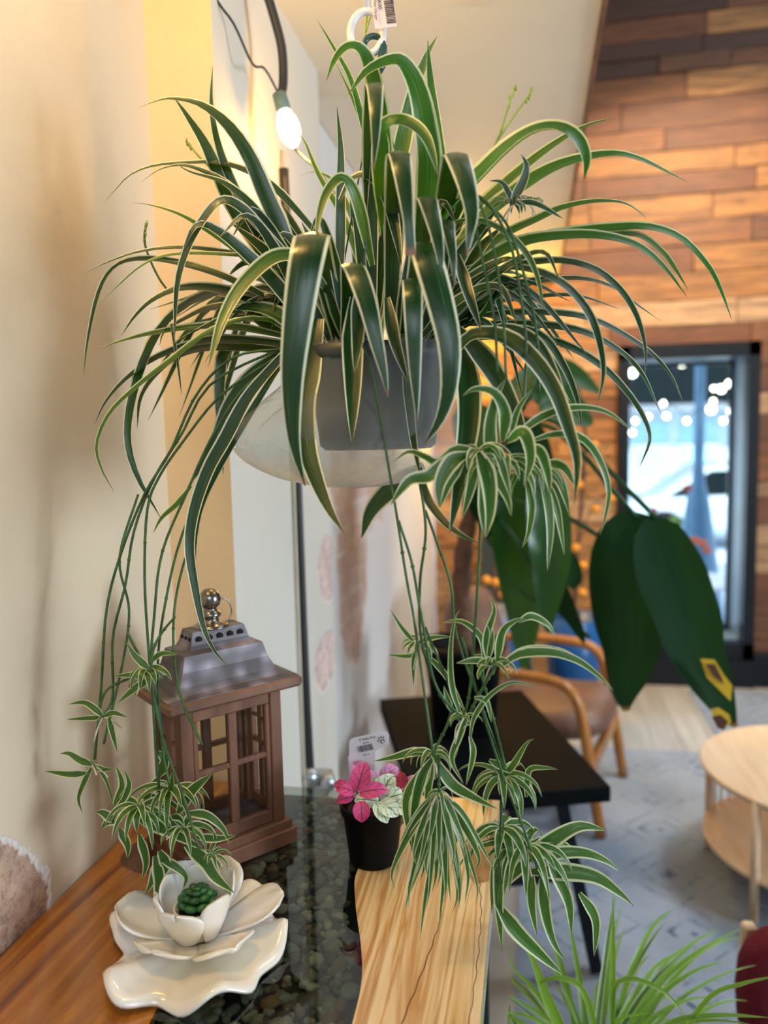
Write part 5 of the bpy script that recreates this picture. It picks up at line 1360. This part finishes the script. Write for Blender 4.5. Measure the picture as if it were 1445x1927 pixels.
cushion('seat', cpnt(-.25, .275, .36), (.56, .50, .15), RC @ Matrix.Rotation(math.radians(-6), 3, 'Y'), M_leather, ch)
cushion('backrest', cpnt(-.53, .275, .60), (.13, .50, .48), RC @ Matrix.Rotation(math.radians(-16), 3, 'Y'), M_leather, ch)
MB().box(cpnt(-.02, .275, .25), (.03, .52, .05), RC, bev=.004).build('front_rail', M_chairwood, ch, False)

# ------------------------------------------------------------------ round coffee table
kc = V((.93, 2.60, 0)); kt = empty('coffee_table', kc, 'round two tier pale oak coffee table on the blue rug', 'table')
ZT = .40
MB().lathe([(0, ZT-.022), (.375, ZT-.022), (.383, ZT-.016), (.385, ZT-.004), (.381, ZT), (0, ZT)], kc, 72).build('table_top', M_oak, kt, False)
MB().lathe([(0, .135), (.365, .135), (.372, .14), (.372, .150), (0, .152)], kc, 72).build('lower_shelf', M_oak, kt, False)
for ang in (221, 221-72, 221-144, 221-216, 221-288):
    a = math.radians(ang); q = kc+V((.372*math.cos(a), .372*math.sin(a), 0))
    MB().tube([q+V((0, 0, .012)), q+V((0, 0, ZT-.004))], .0135, 14).build('leg', M_oak, kt)
for k in range(14):
    a = math.radians(158-k*8.5); q = kc+V((.35*math.cos(a), .35*math.sin(a), 0)); MB().tube([q+V((0, 0, .15)), q+V((0, 0, ZT-.02))], .0035, 6).build('spindle', M_oak, kt)

# ------------------------------------------------------------------ red boucle chair at the corner
rq = P(1475, 1850, 1.72); rcr = empty('red_chair', (rq.x+.15, 1.72, 0), 'crimson boucle chair with pale wood legs at the lower right corner', 'chair')
Mr = Matrix.Rotation(math.radians(6), 3, 'Z')
cushion('backrest', (rq.x+.13, 1.74, P(1400, 1850, 1.72).z-.02), (.46, .13, .34), Mr, M_red, rcr, 3.0)
zz0 = P(1400, 1850, 1.72).z
cushion('seat', (rq.x+.13, 1.46, max(.16, zz0-.24)), (.48, .50, .13), Mr, M_red, rcr, 3.4)
for sx, sy in ((-.19, 1.70), (-.19, 1.26), (.19, 1.70), (.19, 1.26)):
    x = rq.x+.13+sx
    MB().tube([(x, sy+.04, .012), (x, sy+.02, zz0-.10)], [.014, .020], 10).build('leg', M_oak, rcr)
lk = P(1404, 1752, 1.80)
MB().box((lk.x+.005, 1.80, lk.z-.10), (.032, .03, .24), Mr, bev=.006).build('back_post', M_oak, rcr, False)

# ------------------------------------------------------------------ leafy floor plant beside the table
gp = V((.10, 1.30, .004)); gpz = .34
gr = empty('grassy_plant', gp, 'pale green grassy plant in a dark planter right of the live edge table', 'plant')
MB().lathe([(0, 0), (.09, 0), (.10, .01), (.125, gpz), (.115, gpz), (.10, gpz-.04), (0, gpz-.04)], gp, 28).build('planter', M_plastic, gr)
rg_ = random.Random(21); G = []
for k in range(88):
    a = rg_.uniform(0, 2*PI); ln = rg_.uniform(.24, .44); e = rg_.uniform(.65, 1.5); d = V((math.cos(a), math.sin(a), 0))
    if abs(math.atan2(d.y, d.x)) > 2.4: e = max(e, 1.25); ln = min(ln, .34)
    p = gp+V((0, 0, gpz-.03))+d*rg_.uniform(0, .06); pts = []
    for s in range(10):
        q_ = p.copy(); q_.x = max(q_.x, -.045); pts.append(q_); p = p+(d*math.cos(e)+UZ*math.sin(e))*ln/9; e -= rg_.uniform(.08, .26)
    mb = MB(); ribbon(mb, catmull(pts, 12), rg_.uniform(.008, .014), (NH+d*.4).normalized(), prof_blade, .3)
    mb.build('leaf', M_grass if k % 5 else M_leafl, gr)
for wv, p_, m in [(14, [(1150, 1990), (1152, 1860), (1153, 1760), (1153, 1682)], M_grass), (24, [(1080, 1990), (1030, 1880), (1000, 1800), (975, 1770)], M_grass), (12, [(1250, 2000), (1330, 1880), (1400, 1850), (1470, 1835)], M_grass), (12, [(1150, 1980), (1160, 1850), (1240, 1860), (1300, 1925)], M_grass), (14, [(1130, 1990), (1100, 1870), (1050, 1840), (990, 1860)], M_grass), (12, [(1180, 1990), (1260, 1925), (1350, 1910), (1450, 1915)], M_grass)]:
    q = catmull([P(x, y, 1.22) for x, y in p_], 14); mb = MB(); ribbon(mb, q, wv*1.22/F, NV, prof_blade, .3, vis=fwd); mb.build('leaf', m, gr)
